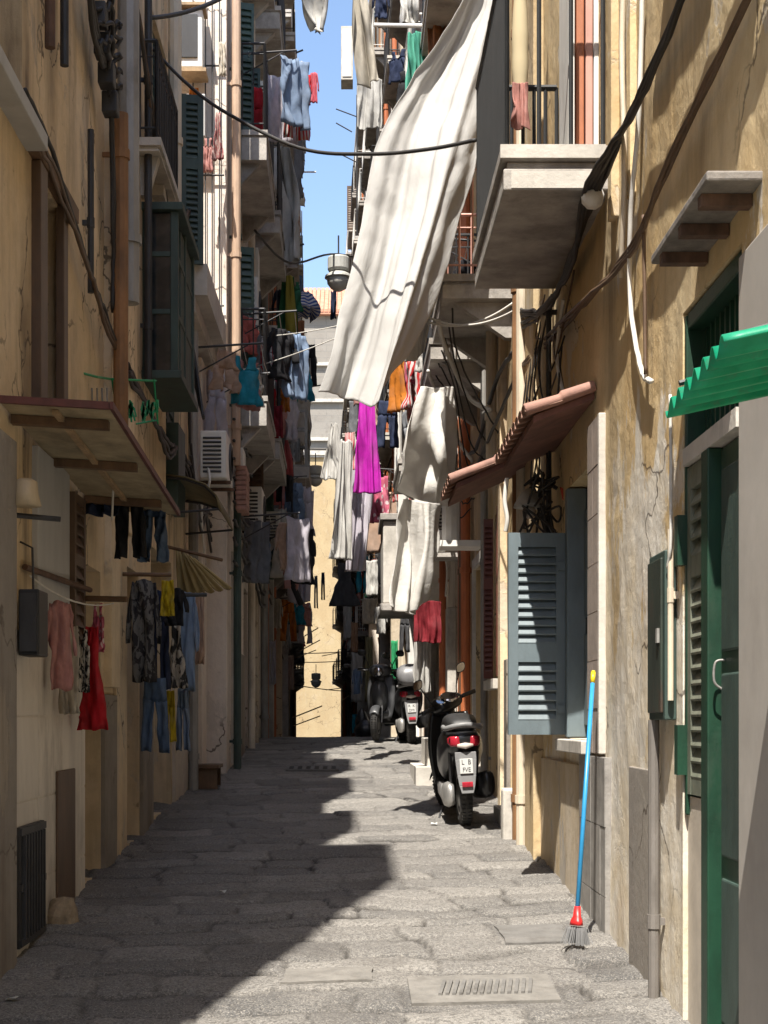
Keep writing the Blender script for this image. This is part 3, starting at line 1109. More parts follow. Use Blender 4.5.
# --- blue window: reveal, hinged leaf, sill, tiles
B.ops.append((B.u(8.32), B.u(9.22), 1.47, 3.0, .16))
fr = B.strip('window', 8.33, 8.42, -.03, 1.475, 2.99, SKYBLUE, o0=-.15)
mb = MB()
B.fbox(mb, B.u(8.424), B.u(9.21), -.14, -.10, 1.475, 2.99)
for z0, z1 in ((1.55, 2.1), (2.2, 2.85)):
    B.fbox(mb, B.u(8.5), B.u(8.78), -.10, -.082, z0, z1)
    B.fbox(mb, B.u(8.86), B.u(9.14), -.10, -.082, z0, z1)
mb.build('casement', BLUEGREY, fr, bevel=.006)
B.strip('window_frame', 9.12, 9.21, .02, 1.475, 2.99, BLUEGREY, o0=-.098)
mb = MB()
mb.lathe([(.022, 0), (.026, .015), (.018, .03)], B.p(B.u(8.38), -.03, 1.75), B.n, 10)
mb.build('knob', ZINC, fr, smooth=True)
a = Vector((-1, -.06, 0)).normalized(); c = Vector((.06, -1, 0)).normalized()
mb = MB()
louvre(mb, Vector((1.325, 9.26, 1.49)), a, c, .355, 1.24, 22, t=.036, st=.06, gaps=((.07, .36), (.45, .93)))
leaf = mb.build('shutter', BLUEGREY, B.root)
for z in (1.62, 2.5):
    mb = MB(); mb.lbox(Vector((1.325, 9.255, z)), a, Vector((0, 0, 1)), c, (-.02, .05), (0, .05), (.036, .046)); mb.build('hinge', BLUEGREY, leaf)
B.strip('sill', 8.25, 9.3, .07, 1.39, 1.465, CONCL)
B.tiles('tiled_jamb', 7.945, 8.315, 1.40, 3.2, TILEJ, .2, .26, o=.024)
B.strip('surround', 7.90, 7.943, .03, 1.40, 3.2, CONCL)  # pale strip colouring in the sunlit near edge of the tiles
B.tiles('tiled_base', 7.72, 8.60, gz(8) - .06, 1.385, TILEG, .30, .36, o=.028, off=.5)
B.strip('base_plaster', 8.602, 11.2, .018, gz(10) - .3, 1.32, P_R1G)
B.strip('base_plaster', 6.62, 7.15, .012, gz(6.8) - .2, 1.36, P_DADO)
B.strip('plaster_rib', 7.02, 7.12, .03, 4.05, 8.1, P_R1)
B.strip('plaster_rib', 7.50, 7.60, .035, 4.1, 8.1, P_R2)
B.strip('pier', 10.4, 10.9, .07, gz(10.6) - .2, 8.1, P_R2)
B.pipe(11.02, gz(11) - .1, 8.3, .045, CPIPE)
B.pipe(11.2, gz(11) - .1, 8.3, .05, RPIPE)
B.pipe(9.75, 1.9, 4.3, .018, IRON)
B.pipe(9.95, 2.2, 4.3, .022, CPIPE)
# --- the big balcony overhead
u0, u1 = B.u(7.8), B.u(9.62)
mb = MB()
B.fbox(mb, u0, u1, -.02, .555, 4.50, 4.57)
B.fbox(mb, u0 + .04, u1 - .03, -.02, .52, 4.455, 4.498)
B.fbox(mb, u0 + .012, u1 - .012, -.02, .54, 4.34, 4.453)
bal = mb.build('balcony', CONC, B.root, bevel=.008)
mb = MB()
B.fbox(mb, u0 - .004, u0 + .03, .01, .558, 4.503, 4.573)
B.fbox(mb, u0 + .008, u0 + .03, .06, .50, 4.35, 4.44)
mb.build('edging', CONCL, bal)
mb = MB()
path = [(u0 + .03, .02), (u0 + .03, .52), (u1 - .03, .52), (u1 - .03, .02)]
for a_, c_ in zip(path[:-1], path[1:]):
    for zz, rr in ((5.62, .02),):
        mb.tube([B.p(a_[0], a_[1], zz), B.p(c_[0], c_[1], zz)], rr, 6)
for (a_, c_, n) in ((path[0], path[1], 3), (path[1], path[2], 34), (path[2], path[3], 7)):
    for k in range(n + 1):
        f = k / n
        uu, oo = a_[0] + (c_[0] - a_[0]) * f, a_[1] + (c_[1] - a_[1]) * f
        mb.tube([B.p(uu, oo, 4.57), B.p(uu, oo, 5.62)], .013, 6)
mb.build('railing', pmat('iron_dark', (.012, .013, .014), .4, 12, .6, .2, 80), bal)
B.ops.append((B.u(8.5), B.u(9.4), 4.6, 6.95, .2))
bd = B.strip('door', 8.51, 9.39, -.10, 4.6, 6.94, BROWNP, o0=-.15)
for (oa, ob, m_) in ((.0, .028, WHITEP), (.033, .072, PINKP), (.080, .122, TERRAP), (.130, .158, WHITEP)):
    mb = MB()
    mb.lbox(B.p(B.u(8.10), .0, 4.61), B.n, Vector((0, 0, 1)), -B.t, (oa, ob), (0, 2.3), (0, .03))
    mb.lbox(B.p(B.u(8.48), .0, 4.61), B.n, Vector((0, 0, 1)), -B.t, (oa, ob), (0, 2.3), (0, .36))
    mb.build('door_leaf', m_, bd, bevel=.006)
# upper storey
B.opening(5.3, 6.2, 4.9, 6.8, 'louvre', LGREEN, surround=CONCL)
B.opening(2.2, 3.1, 4.6, 6.8, 'louvre', LGREEN, surround=CONCL)
B.opening(1.2, 2.3, gz(2) - .1, 2.9, 'door', BROWNP, sill=False)
# --- cables and pipes on the facade
for k in range(5):
    B.cable([(4.6 + .02 * k, .05 + .02 * k, 4.36), (6.4, .07, 4.33 - .012 * k), (7.6, .06 + .02 * k, 4.30), (8.6, .07, 4.255 - .02 * k), (9.7, .05 + .015 * k, 4.24), (11.2, .08, 4.5 + .04 * k)], .012 + .004 * (k % 2), WIRE, 'cable_bundle' if k == 0 else 'cable', jitter=.014)
for k in range(3):
    B.cable([(4.4, .04, 3.96), (6.0, .045 + .01 * k, 3.83), (6.9, .05, 3.76 - .02 * k), (8.4, .05 + .02 * k, 3.88), (10.0, .05, 4.05 + .03 * k), (11.2, .08, 4.2)], .011, BROWNP, jitter=.01)
mb = MB()
mb.lathe([(.02, -.05), (.055, -.03), (.06, .02), (.03, .05)], B.p(B.u(7.72), .09, 4.27), B.t, 9)
mb.build('cable_wrap', WHITEP, B.root, smooth=True)
B.cable([(6.72, .03, 4.9), (6.75, .04, 4.3), (6.9, .05, 3.9), (6.95, .04, 3.5), (6.72, .035, 3.15), (6.52, .03, 3.05)], .012, WIREW, jitter=.005)
B.cable([(7.1, .03, 5.6), (7.12, .05, 4.8), (7.05, .05, 4.2), (7.2, .04, 3.7)], .014, CPIPE, jitter=.004)
B.cable([(6.6, .05, 3.8), (6.62, .04, 3.5), (6.6, .04, 3.1)], .009, BROWNP, jitter=.004)
B.cable([(9.0, .06, 4.1), (9.2, .07, 3.8), (9.0, .05, 3.5)], .012, WIREW, jitter=.004)
rk = random.Random(9)
for k in range(9):
    y = rk.uniform(8.0, 10.6)
    z = rk.uniform(3.5, 4.5)
    B.cable([(y, .04, z), (y + rk.uniform(-.2, .5), .09, z - rk.uniform(.1, .5)), (y + rk.uniform(0, .9), .06, z - rk.uniform(-.2, .5)), (y + rk.uniform(.2, 1.0), .04, z - rk.uniform(.2, .9))], .006, rk.choice((WIRE, WIRE, WIREW, BROWNP)), jitter=.008)
for k in range(6):
    y = 9.7 + k * .25
    B.cable([(y, .04, 4.3), (y + .15, .10, 3.9 - .05 * k), (y - .05, .06, 3.45), (y + .1, .05, 3.2)], .007, WIRE, jitter=.01)
B.wall(2)

R2 = Bld('straw_house', 'straw yellow house with an orange downpipe, second from the near right corner', 1.36, 11.3, 1.36, 17.0, 1, 10.6, P_R2, amp=0.012, res=0.12)
B = R2
B.opening(13.3, 14.1, 1.95, 3.5, 'glass', REDP)
mb = MB()
louvre(mb, Vector((1.35, 14.14, 1.97)), Vector((-1, .1, 0)).normalized(), Vector((-.1, -1, 0)).normalized(), .09, 1.5, 30, st=.015)
mb.build('shutter', REDP, B.root)
mb = MB()
louvre(mb, Vector((1.35, 13.27, 1.97)), Vector((-1, -.35, 0)).normalized(), Vector((.35, -1, 0)).normalized(), .06, 1.5, 30, st=.01)
mb.build('shutter', REDP, B.root)
B.opening(11.9, 12.7, gz(12.2), 3.0, 'door', BROWNP, sill=False)
B.opening(15.2, 16.2, gz(15.7) + .3, 3.2, 'dark', sill=False, surround=CONCL)
B.strip('pier', 14.75, 15.0, .03, gz(15) - .2, 10.1, CONCL)
B.strip('pier', 11.35, 11.55, .06, gz(11.4) - .2, 10.1, P_R2)
B.strip('pier', 13.0, 13.2, .06, gz(13) - .2, 10.1, P_L2)
B.strip('base_plaster', 11.56, 11.88, .03, gz(11) - .2, 1.9, P_DADO)
B.strip('base_plaster', 12.75, 12.98, .03, gz(13) - .2, 2.1, P_DADO)
B.balcony(12.5, 14.05, 5.30, .60, rail=PINKP, mat=CONC, thick=.2)
B.balcony(14.4, 16.3, 5.25, .60, thick=.2)
for z in (8.9,):
    B.balcony(12.3, 14.1, z, .6)
    B.balcony(14.5, 16.4, z, .6)
for y in (12.9, 15.0):
    for z in (5.3,):
        B.opening(y, y + .9, z + .02, z + 2.3, 'louvre', LGREEN if y < 14 else BROWNP, sill=False)
B.pipe(16.55, gz(16.5) - .1, 10.2, .055, OPIPE)
B.pipe(13.6, 3.9, 10.2, .05, CPIPE)
B.pipe(14.5, gz(14.5) - .1, 5.0, .035, ZINC)
B.pipe(16.75, gz(16.5) - .1, 10.2, .06, BROWNP)
B.strip('step', 15.0, 16.5, .70, gz(15.5) - .2, gz(15.0) + .20, CONCL)
B.strip('step', 15.3, 16.4, .58, gz(15.5) - .2, gz(15.3) + .46, CONCL)
B.strip('kerb_block', 12.0, 12.55, .16, gz(12) - .2, gz(12) + .14, CONCL)
for k in range(7):
    y = 12.6 + k * .5
    B.cable([(y, .5, 5.05), (y + .25, .45 - .03 * k, 4.75), (y + .5, .22, 4.35 - .09 * k), (y + .55, .06, 4.1 - .04 * k)], .008, WIRE, jitter=.012)
B.cable([(11.4, .1, 4.4), (13, .1, 4.5), (15, .1, 4.3), (17, .1, 4.6)], .02, WIRE)
B.cable([(11.4, .1, 4.2), (13, .12, 4.1), (15, .1, 4.1), (17, .1, 4.2)], .016, WIRE)
B.cable([(12.9, .6, 5.02), (13.3, .52, 4.9), (13.5, .3, 4.5), (13.2, .12, 4.3)], .022, WIREW, jitter=.004)
B.cable([(14.6, .6, 4.98), (15.0, .52, 4.9), (15.3, .3, 4.5), (15.2, .12, 4.2)], .018, WIREW, jitter=.004)
B.wall(5)


def row_house(name, label, x0, y0, x1, y1, side, ztop, mat, floors, rails, seed, ground=True, depth=.6, colours=(LGREEN, WOODL, BLUEGREY, WHITEP, TERRAP), res=.5, amp=0.0):
    """A house of the far row: doors below, balconied floors above."""
    rnd = random.Random(seed)
    B = Bld(name, label, x0, y0, x1, y1, side, ztop, mat, amp, res)
    gcols = (WHITEP, SKYBLUE, LGREEN, WOODL, GREYBOX)
    L = y1 - y0
    nb = max(2, int(L / 3.2))
    for k in range(nb):
        yc = y0 + L * (k + .5) / nb
        if ground:
            w = rnd.choice((.8, .95, 1.1))
            B.opening(yc - w / 2, yc + w / 2, gz(yc), gz(yc) + rnd.choice((2.3, 2.5, 2.7)), rnd.choice(('door', 'door', 'louvre', 'glass')), rnd.choice(gcols), sill=False, surround=rnd.choice((None, CONCL)))
            B.strip('base_plaster', yc + w / 2 + .18, yc + L / nb - w / 2 - .18 if k < nb - 1 else y1 - .1, .03, gz(yc) - .6, gz(yc) + rnd.uniform(.9, 1.5), rnd.choice((P_R3, P_R3, P_L6)))
        for i, z in enumerate(floors):
            if z > ztop - 2.6:
                continue
            w = .95
            yj = yc + rnd.uniform(-.2, .2)
            B.opening(yj - w / 2, yj + w / 2, z + .02, z + 2.25, rnd.choice(('louvre', 'glass', 'louvre', 'door')), rnd.choice(colours), sill=False, surround=rnd.choice((None, CONCL)), n=18)
            bw = L / nb * rnd.uniform(.62, .86)
            B.balcony(yj - bw / 2, yj + bw / 2, z + rnd.uniform(-.08, .08), depth * rnd.uniform(.85, 1.15), mat=rnd.choice((CONC, CONC, CONCL)), rail=rnd.choice(rails), sp=.13, boards=rnd.choice((None, None, None, BLUEGREY, CONCL, WHITEP)))
    for k in range(nb + 1):
        y = y0 + .12 + (L - .3) * k / nb
        B.pipe(y, gz(y) - .1, ztop - .5, rnd.choice((.04, .05, .06)), rnd.choice((ZINC, CPIPE, OPIPE, RPIPE, IRON)))
    for k in range(7):
        z = rnd.choice(floors[:3]) - rnd.uniform(.3, 1.3)
        o = rnd.uniform(.06, .14)
        B.cable([(y0 + .05, o, z), (y0 + L * .3, o + .05, z - rnd.uniform(0, .25)), (y0 + L * .65, o, z + rnd.uniform(-.1, .2)), (y1 - .05, o, z)], rnd.choice((.014, .02, .025)), rnd.choice((WIRE, WIRE, BROWNP)), jitter=.02)
    B.wall(seed)
    return B


R3 = row_house('grey_house', 'grey stone coloured house behind the parked scooters on the right', 1.34, 17.0, 1.30, 23.2, 1, 13.0, P_R3, (5.2, 8.8, 12.3), (WHITEP, IRON, PINKP), 31, res=.3, amp=.01)
def rx(y): return 1.30 - .0245 * (y - 23.2)
R4 = row_house('rose_house', 'rose plastered house just past the crest on the right', rx(23.2), 23.2, rx(33), 33, 1, 19.0, P_R4, (4.8, 8.2, 11.6, 15.0), (IRON, WHITEP), 32, depth=.40)
R5 = row_house('sand_house', 'sand coloured house in the middle of the right row', rx(33), 33, rx(47), 47, 1, 22.5, P_R5, (4.6, 8.0, 11.4, 14.8, 18.2), (IRON, WHITEP), 33, depth=.40)
R6 = row_house('brick_patched_house', 'tall house with bare brick patches far along the right row', rx(47), 47, rx(66), 66, 1, 24.0, P_R6, (4.4, 7.8, 11.2, 14.6, 18.0, 21.0), (IRON, WHITEP), 34, depth=.45)
R7 = row_house('low_pale_house', 'lower pale house at the far end of the right row', rx(66), 66, rx(95), 95, 1, 18.5, P_R5, (4.0, 7.4, 10.8, 14.2), (IRON,), 35)

# invented pale piers on the right row, their near faces catching the sun
for Bq, y, o, z1, m_ in ((R3, 18.9, .10, 3.0, CONCL), (R3, 22.7, .16, 3.6, CONCL), (R4, 26.0, .22, 4.2, WHITEP), (R4, 30.2, .30, 4.4, P_R5), (R5, 35.5, .30, 4.3, CONCL), (R5, 41.0, .35, 4.3, P_L3), (R6, 50.0, .40, 4.2, CONCL)):
    Bq.strip('pier', y, y + .35, o, gz(y) - .5, z1, m_)

# ================================================================== LEFT SIDE
L1 = Bld('dull_ochre_house', 'shaded ochre house nearest on the left, with the wooden canopy', -1.64, 2.5, -1.64, 10.4, -1, 9.95, P_L1, amp=0.012, res=0.1, cornice=False)
B = L1
B.opening(6.4, 7.5, 4.62, 6.5, 'glass', BROWNP, sill=False)
B.strip('window_ledge', 6.3, 7.6, .11, 4.46, 4.54, GREYBOX)
B.opening(7.75, 8.5, 3.3, 4.45, 'glass', WOOD, sill=False)
B.strip('lintel', 7.6, 8.75, .06, 4.47, 4.56, WOOD)
B.strip('window_frame', 7.72, 7.90, .05, 3.2, 4.465, BROWNP)
B.strip('window_frame', 8.4, 8.52, .04, 3.2, 4.465, BROWNP)
B.opening(3.2, 4.2, gz(3.7), 2.9, 'door', BROWNP, sill=False)
B.opening(4.9, 6.5, gz(5.6), 2.8, 'door', GGREY, sill=False)
B.opening(9.25, 9.85, gz(9.5), 2.55, 'dark', sill=False)
B.strip('blind_panel', 7.75, 8.62, .03, 2.05, 3.0, GREYBOX)
mb = MB()
louvre(mb, B.p(B.u(8.66), .02, 1.95), B.t, B.n, .36, .95, 14)
mb.build('shutter', BROWNP, B.root)
B.strip('pier', 6.75, 7.12, .06, gz(7) - .2, 2.9, P_DADO)
B.tiles('tiled_base', 7.14, 9.12, gz(8) - .15, 2.02, TILEW, .62, .42, o=.03, gap=.012)
gr = B.strip('hatch', 8.2, 8.72, .045, gz(8.4) - .1, 1.30, BROWNP, o0=.03)
mb = MB()
B.fbox(mb, B.u(7.22), B.u(7.80), .03, .05, gz(7.5) + .02, 1.06)
for k in range(8):
    y = 7.27 + k * .065
    B.fbox(mb, B.u(y), B.u(y) + .02, .05, .07, gz(7.5) + .06, 1.02)
for z in (gz(7.5) + .03, 1.02, .75):
    B.fbox(mb, B.u(7.22), B.u(7.80), .05, .062, z, z + .035)
mb.build('vent_grating', IRON, B.root)
B.strip('base_plaster', 9.87, 10.38, .03, gz(10) - .2, 1.75, P_DADO)
B.strip('pilaster', 10.02, 10.38, .05, 1.8, 9.5, P_L2)
B.pipe(9.95, 3.0, 5.6, .05, RPIPE, .12)
B.pipe(10.15, 4.4, 9.5, .075, ZINC, .14)
B.pipe(9.2, 4.2, 5.2, .02, IRON)
B.pipe(7.9, 5.12, 6.6, .028, RUST, .06)
B.pipe(8.3, 5.2, 6.4, .024, IRON, .06)
for k in range(4):
    B.cable([(7.4 + .1 * k, .07, 7.2), (8.3, .08 + .02 * k, 6.3), (9.0, .10, 5.85 - .05 * k), (9.6, .10, 5.6), (9.9, .08, 5.0 - .1 * k), (9.95, .07, 4.3)], .016, WIRE, jitter=.03)
for k in range(3):
    B.cable([(7.3, .06, 4.65 - .05 * k), (8.2, .06, 4.55 - .06 * k), (9.0, .07, 4.3), (9.6, .09, 4.15 - .05 * k), (10.4, .08, 4.05)], .013, BROWNP if k else WIRE, jitter=.02)
for k in range(5):
    z = 5.7 + .1 * k
    B.cable([(9.1, .1, z), (9.3, .17, z + .08), (9.5, .10, z - .06), (9.7, .16, z - .02), (9.6, .1, z - .12)], .014, WIRE, jitter=.02)
mb = MB()
for k in range(4):
    mb.box(B.p(B.u(9.2 + .15 * k), .10, 5.9 - .12 * k), (.1, .12, .14))
mb.build('junction_box', IRON, B.root, bevel=.01)
B.wall(8)
# unseen roof blocks, added to step the shadow edge on the street
mb = MB()
B.fbox(mb, .02, 1.5, -2.5, -.02, 9.99, 13.25)
mb.build('roof_shadow_block', P_L2, B.root)
mb = MB()
B.fbox(mb, B.u(5.75), B.u(6.85), -1.8, -.02, 9.99, 11.75)
mb.build('shadow_block', P_L2, B.root)  # unseen block, sized to throw a tooth of shadow on the paving
mb = MB()
B.fbox(mb, B.u(8.5), B.u(10.0), -.25, -.02, 9.99, 11.8)
mb.build('shadow_parapet', P_L2, B.root)  # unseen wall, added to push the street shadow further out

L2 = Bld('dull_straw_house', 'shaded straw yellow house on the left with the green boxed bay window', -1.62, 10.4, -1.62, 14.3, -1, 9.75, P_L2, amp=0.01, res=0.15, cornice=False)
B = L2
# green boxed bay
u0, u1 = B.u(11.7), B.u(12.92)
mb = MB()
B.fbox(mb, u0 - .04, u1 + .04, -.02, .31, 4.24, 4.30)
B.fbox(mb, u0 - .04, u1 + .04, -.02, .32, 5.55, 5.61)
for uu in (u0, u1 - .06):
    for oo in (0.0, .22):
        B.fbox(mb, uu, uu + .06, oo, oo + .06, 4.302, 5.548)
B.fbox(mb, (u0 + u1) / 2 - .03, (u0 + u1) / 2 + .03, .225, .275, 4.302, 5.548)
for zz in (4.75, 5.2):
    B.fbox(mb, u0 + .062, u1 - .062, .23, .27, zz, zz + .04)
    B.fbox(mb, u0 + .01, u0 + .05, .062, .218, zz, zz + .04)
bay = mb.build('bay_window', GGREY, B.root, bevel=.004)
mb = MB()
B.fbox(mb, u0 + .062, u1 - .062, .235, .245, 4.302, 5.54)
B.fbox(mb, u0 + .02, u0 + .03, .062, .218, 4.302, 5.54)
mb.build('pane', PANE, bay)
mb = MB()
B.fbox(mb, u0 + .32, u1 - .062, .25, .262, 4.32, 5.5)
mb.build('bay_panel', GGREY, bay)
B.opening(13.2, 14.2, 3.55, 5.1, 'louvre', GGREY, sill=False)
B.strip('shutter_post', 13.3, 13.85, .10, 3.45, 4.22, GGREY)
B.opening(12.3, 13.3, 5.95, 7.4, 'louvre', GGREY)
mb = MB()
louvre(mb, Vector((-1.61, 14.2, 5.9)), Vector((1, .25, 0)).normalized(), Vector((.25, -1, 0)).normalized(), .22, 1.6, 28)
mb.build('shutter', GGREY, B.root)
B.opening(12.2, 13.6, gz(13), 3.0, 'dark', sill=False)
B.opening(10.9, 11.5, gz(11.2), 2.7, 'door', BROWNP, sill=False)
B.strip('pilaster', 10.42, 10.8, .07, 2.9, 9.3, P_L2)
B.strip('base_plaster', 11.55, 12.15, .03, gz(11.8) - .2, 1.9, P_DADO)
B.strip('base_plaster', 13.65, 14.25, .03, gz(14) - .2, 2.0, P_R3)
B.pipe(11.6, 4.2, 9.3, .03, IRON)
B.pipe(13.1, 4.3, 9.3, .06, CPIPE)
for k in range(3):
    B.cable([(10.4, .08, 4.05 - .05 * k), (11.5, .09, 3.95), (12.6, .1, 3.9 - .06 * k), (13.4, .08, 4.0), (14.25, .1, 3.8 + .1 * k)], .016, WIRE, jitter=.02)
for k in range(3):
    B.cable([(13.0, .35, 4.2), (13.5, .14, 5.3 - .2 * k), (13.9, .12, 4.8), (14.25, .1, 4.2 + .1 * k)], .014, WIRE, jitter=.02)
for k in range(4):
    B.cable([(11.0, .06, 6.8), (11.8, .08, 6.3 - .05 * k), (12.4, .09, 5.95), (13.0, .1, 5.7 - .05 * k), (14.2, .1, 6.4)], .014, WIRE if k % 2 else BROWNP, jitter=.03)
# small iron balcony
mb = MB()
B.fbox(mb, .5, 1.9, -.25, -.02, 9.79, 11.8)
mb.build('shadow_parapet', P_L2, B.root)  # unseen wall carrying on the added shadow caster next door
B.balcony(11.5, 12.9, 6.05, .17, rail=IRON, mat=CONCL, thick=.1, height=.75)
B.wall(9)
L2B = Bld('low_house', 'low shaded house on the left carrying the slatted air conditioner', -1.62, 14.3, -1.62, 16.5, -1, 5.9, P_L1, amp=0.01, res=0.15)
B = L2B
B.opening(14.9, 15.7, gz(15), 3.1, 'door', GGREY, sill=False)
B.strip('pilaster', 15.8, 16.3, .06, gz(16) - .2, 5.4, P_L3)
B.strip('base_plaster', 14.32, 14.8, .03, gz(14) - .2, 2.0, P_R3)
B.pipe(14.75, gz(14.7) - .1, 5.4, .05, ZINC)
for k in range(5):
    B.cable([(14.32, .1, 3.8 + .1 * k), (15, .12, 3.9 - .1 * k), (15.8, .1, 3.75), (16.45, .1, 3.4 + .15 * k)], .014, WIRE, jitter=.02)
B.wall(19)

L3 = Bld('cream_house', 'cream house on the left standing forward with a bare pale flank', -1.36, 16.5, -1.40, 23.5, -1, 13.6, P_L3, amp=0.008, res=0.25)
B = L3
for z in (5.3, 8.35, 11.1):
    B.balcony(17.2, 19.4, z, .42, thick=.34, rail=IRON)
    B.balcony(20.2, 22.6, z + .1, .45, thick=.3, rail=IRON)
    for y in (17.8, 20.9):
        B.opening(y, y + .95, z + .02, z + 2.25, 'louvre' if y < 19 else 'glass', LGREEN if y < 19 else BROWNP, sill=False, n=18)
B.opening(17.3, 18.3, gz(17.8), 3.4, 'door', GGREY, sill=False, surround=CONCL)
B.opening(19.4, 20.2, gz(20), 3.3, 'dark', sill=False)
B.opening(21.4, 22.3, gz(22), 3.6, 'door', BROWNP, sill=False, surround=CONCL)
B.strip('base_plaster', 18.5, 19.3, .03, gz(18) - .2, 2.4, P_DADO)
B.strip('base_plaster', 20.3, 21.2, .03, gz(20) - .2, 2.5, P_DADO)
B.pipe(16.62, 4.4, 13.0, .05, pmat('pinkish_pipe', (.44, .31, .22), .2, 6, .6, .1, dirt=.3), .1)
B.pipe(16.95, gz(16.6) - .1, 13.0, .045, GGREY, .09)
B.pipe(19.8, gz(19.6) - .1, 13.0, .05, CPIPE)
B.pipe(22.9, gz(22.6) - .1, 13.0, .06, ZINC)
for k in range(8):
    z = 4.9 - .22 * k
    B.cable([(16.55, .08, z), (18, .12, z - .1), (20, .1, z + .1), (21.5, .12, z - .15), (23.4, .1, z)], .018, WIRE, jitter=.03)
B.wall(10)
for k, (y, z, m_) in enumerate(((17.5, 5.35, LGREEN), (18.8, 5.35, LGREEN), (20.8, 5.45, WOODL), (21.9, 5.45, BROWNP), (17.5, 8.4, LGREEN), (18.8, 8.4, GGREY), (20.8, 8.5, WOODL), (19.6, 3.6, BROWNP), (22.6, 3.7, LGREEN))):
    mb = MB()
    louvre(mb, B.p(B.u(y), .01, z), (B.n + B.t * (.25 - .1 * (k % 4))).normalized(), -B.t, .24, 1.75 - .2 * (k % 3), 22, st=.03)
    mb.build('shutter', m_, B.root)
for k, (y, z) in enumerate(((18.5, 6.9), (19.9, 7.4), (22.9, 6.8), (19.7, 4.4), (16.9, 4.2))):
    B.strip('wall_box', y, y + .4, .16, z, z + .45, (GREYBOX, ACW, WOODL)[k % 3])
# tie bars fixed to its bare flank
mb = MB()
fx = lambda x, z: Vector((x, 16.44, z))
for z in (6.12, 7.55, 8.75):
    mb.tube([fx(-1.95, z), fx(-1.38, z)], .011, 5)
for x in (-1.72, -1.585, -1.51, -1.43):
    mb.tube([fx(x, 6.0), fx(x, 9.5)], .008, 5)
mb.build('drying_frame', IRON, B.root)


def lx(y): return -1.42 - .0293 * (y - 23.5)
L4 = row_house('umber_house', 'umber house just past the crest on the left', lx(23.5), 23.5, lx(34), 34, -1, 17.5, P_L4, (4.7, 7.9, 11.1, 14.3, 17.2), (IRON, IRON, WHITEP), 41, depth=.5)
L5 = row_house('grey_pink_house', 'grey pink house in the middle of the left row', lx(34), 34, lx(48), 48, -1, 20.5, P_L5, (4.5, 7.8, 11.1, 14.4, 17.7, 20.5), (IRON, WHITEP), 42, depth=.5)
L6 = row_house('ash_grey_house', 'ash grey house far along the left row', lx(48), 48, lx(66), 66, -1, 23.5, P_L6, (4.2, 7.5, 10.8, 14.1, 17.4, 20.7), (IRON, WHITEP), 43)
L7 = row_house('dim_yellow_house', 'dim yellow house at the far end of the left row', lx(66), 66, lx(96), 96, -1, 27.0, P_L2, (3.8, 7.2, 10.6, 14.0, 17.4, 20.8), (IRON,), 44)

# behind the photographer: houses that close the street and shade it
for Bq, y, o, z1, m_ in ((L3, 20.9, .10, 3.4, P_R5), (L4, 25.5, .18, 4.0, CONCL), (L4, 30.5, .24, 4.0, P_R5), (L5, 38.0, .28, 3.9, CONCL)):
    Bq.strip('pier', y, y + .35, o, gz(y) - .5, z1, m_)  # added piers like those opposite, pale strips in the dark row
BL = row_house('house_behind', 'plain shaded house on the left behind the photographer', -1.75, -34, -1.75, -9.0, -1, 9.5, P_L1, (2.6, 5.8), (IRON,), 45)
BR = row_house('house_behind', 'plain lit house on the right behind the photographer', 1.45, -34, 1.45, -4.3, 1, 12.0, P_R2, (2.6, 5.8, 8.8), (IRON,), 46)

# ================================================================== THE FAR END
E1 = Bld('bright_cream_house', 'sunlit bright cream house closing the far end of the street', -16, 112, 14, 112, 1, 21.6, P_E1, res=1.0, depth=9)
E1.o = Vector((-16, 112, 0)); E1.t = Vector((1, 0, 0)); E1.n = Vector((0, -1, 0)); E1.L = 30; E1.zb = -2
E1.u = lambda x: x + 16
for x in (-13, -9.5, -6.2, 2.0, 5.5, 9):
    for z in (4.5, 8.5, 12.5, 16.5):
        E1.opening(x, x + 1.1, z, z + 2.2, 'louvre', GGREY, surround=CONCL)
for x in (-12, -7, 3, 8):
    E1.opening(x, x + 1.5, -1, 2.0, 'door', BROWNP, sill=False)
E1.wall(12)

P_ST = None


def old_stone():
    m, nt = _nt('old_stone_wall')
    p = pos(nt)
    mp = N(nt, 'ShaderNodeMapping')
    mp.inputs['Rotation'].default_value = (PI / 2, 0, 0)
    nt.links.new(p, mp.inputs[0])
    br = N(nt, 'ShaderNodeTexBrick')
    br.inputs['Scale'].default_value = 1.0
    br.inputs['Brick Width'].default_value = 2.2
    br.inputs['Row Height'].default_value = 0.6
    br.inputs['Mortar Size'].default_value = 0.05
    br.inputs['Color1'].default_value = rgb((.26, .235, .205)); br.inputs['Color2'].default_value = rgb((.21, .19, .165)); br.inputs['Mortar'].default_value = rgb((.20, .185, .165))
    nt.links.new(mp.outputs[0], br.inputs['Vector'])
    a = nz(nt, p, .5, 8, .7)
    col = mixc(nt, ramp(nt, a, .4, .62, 0, .85), br.outputs['Color'], (.26, .24, .21))
    b = nz(nt, p, 1.6, 8, .75, sc=(1, 1, .5))
    col = mixc(nt, ramp(nt, b, .54, .66, 0, .8), col, (.17, .15, .13))
    finish(nt, col, .9, nz(nt, p, 6, 6, .7), .5, .05)
    return m


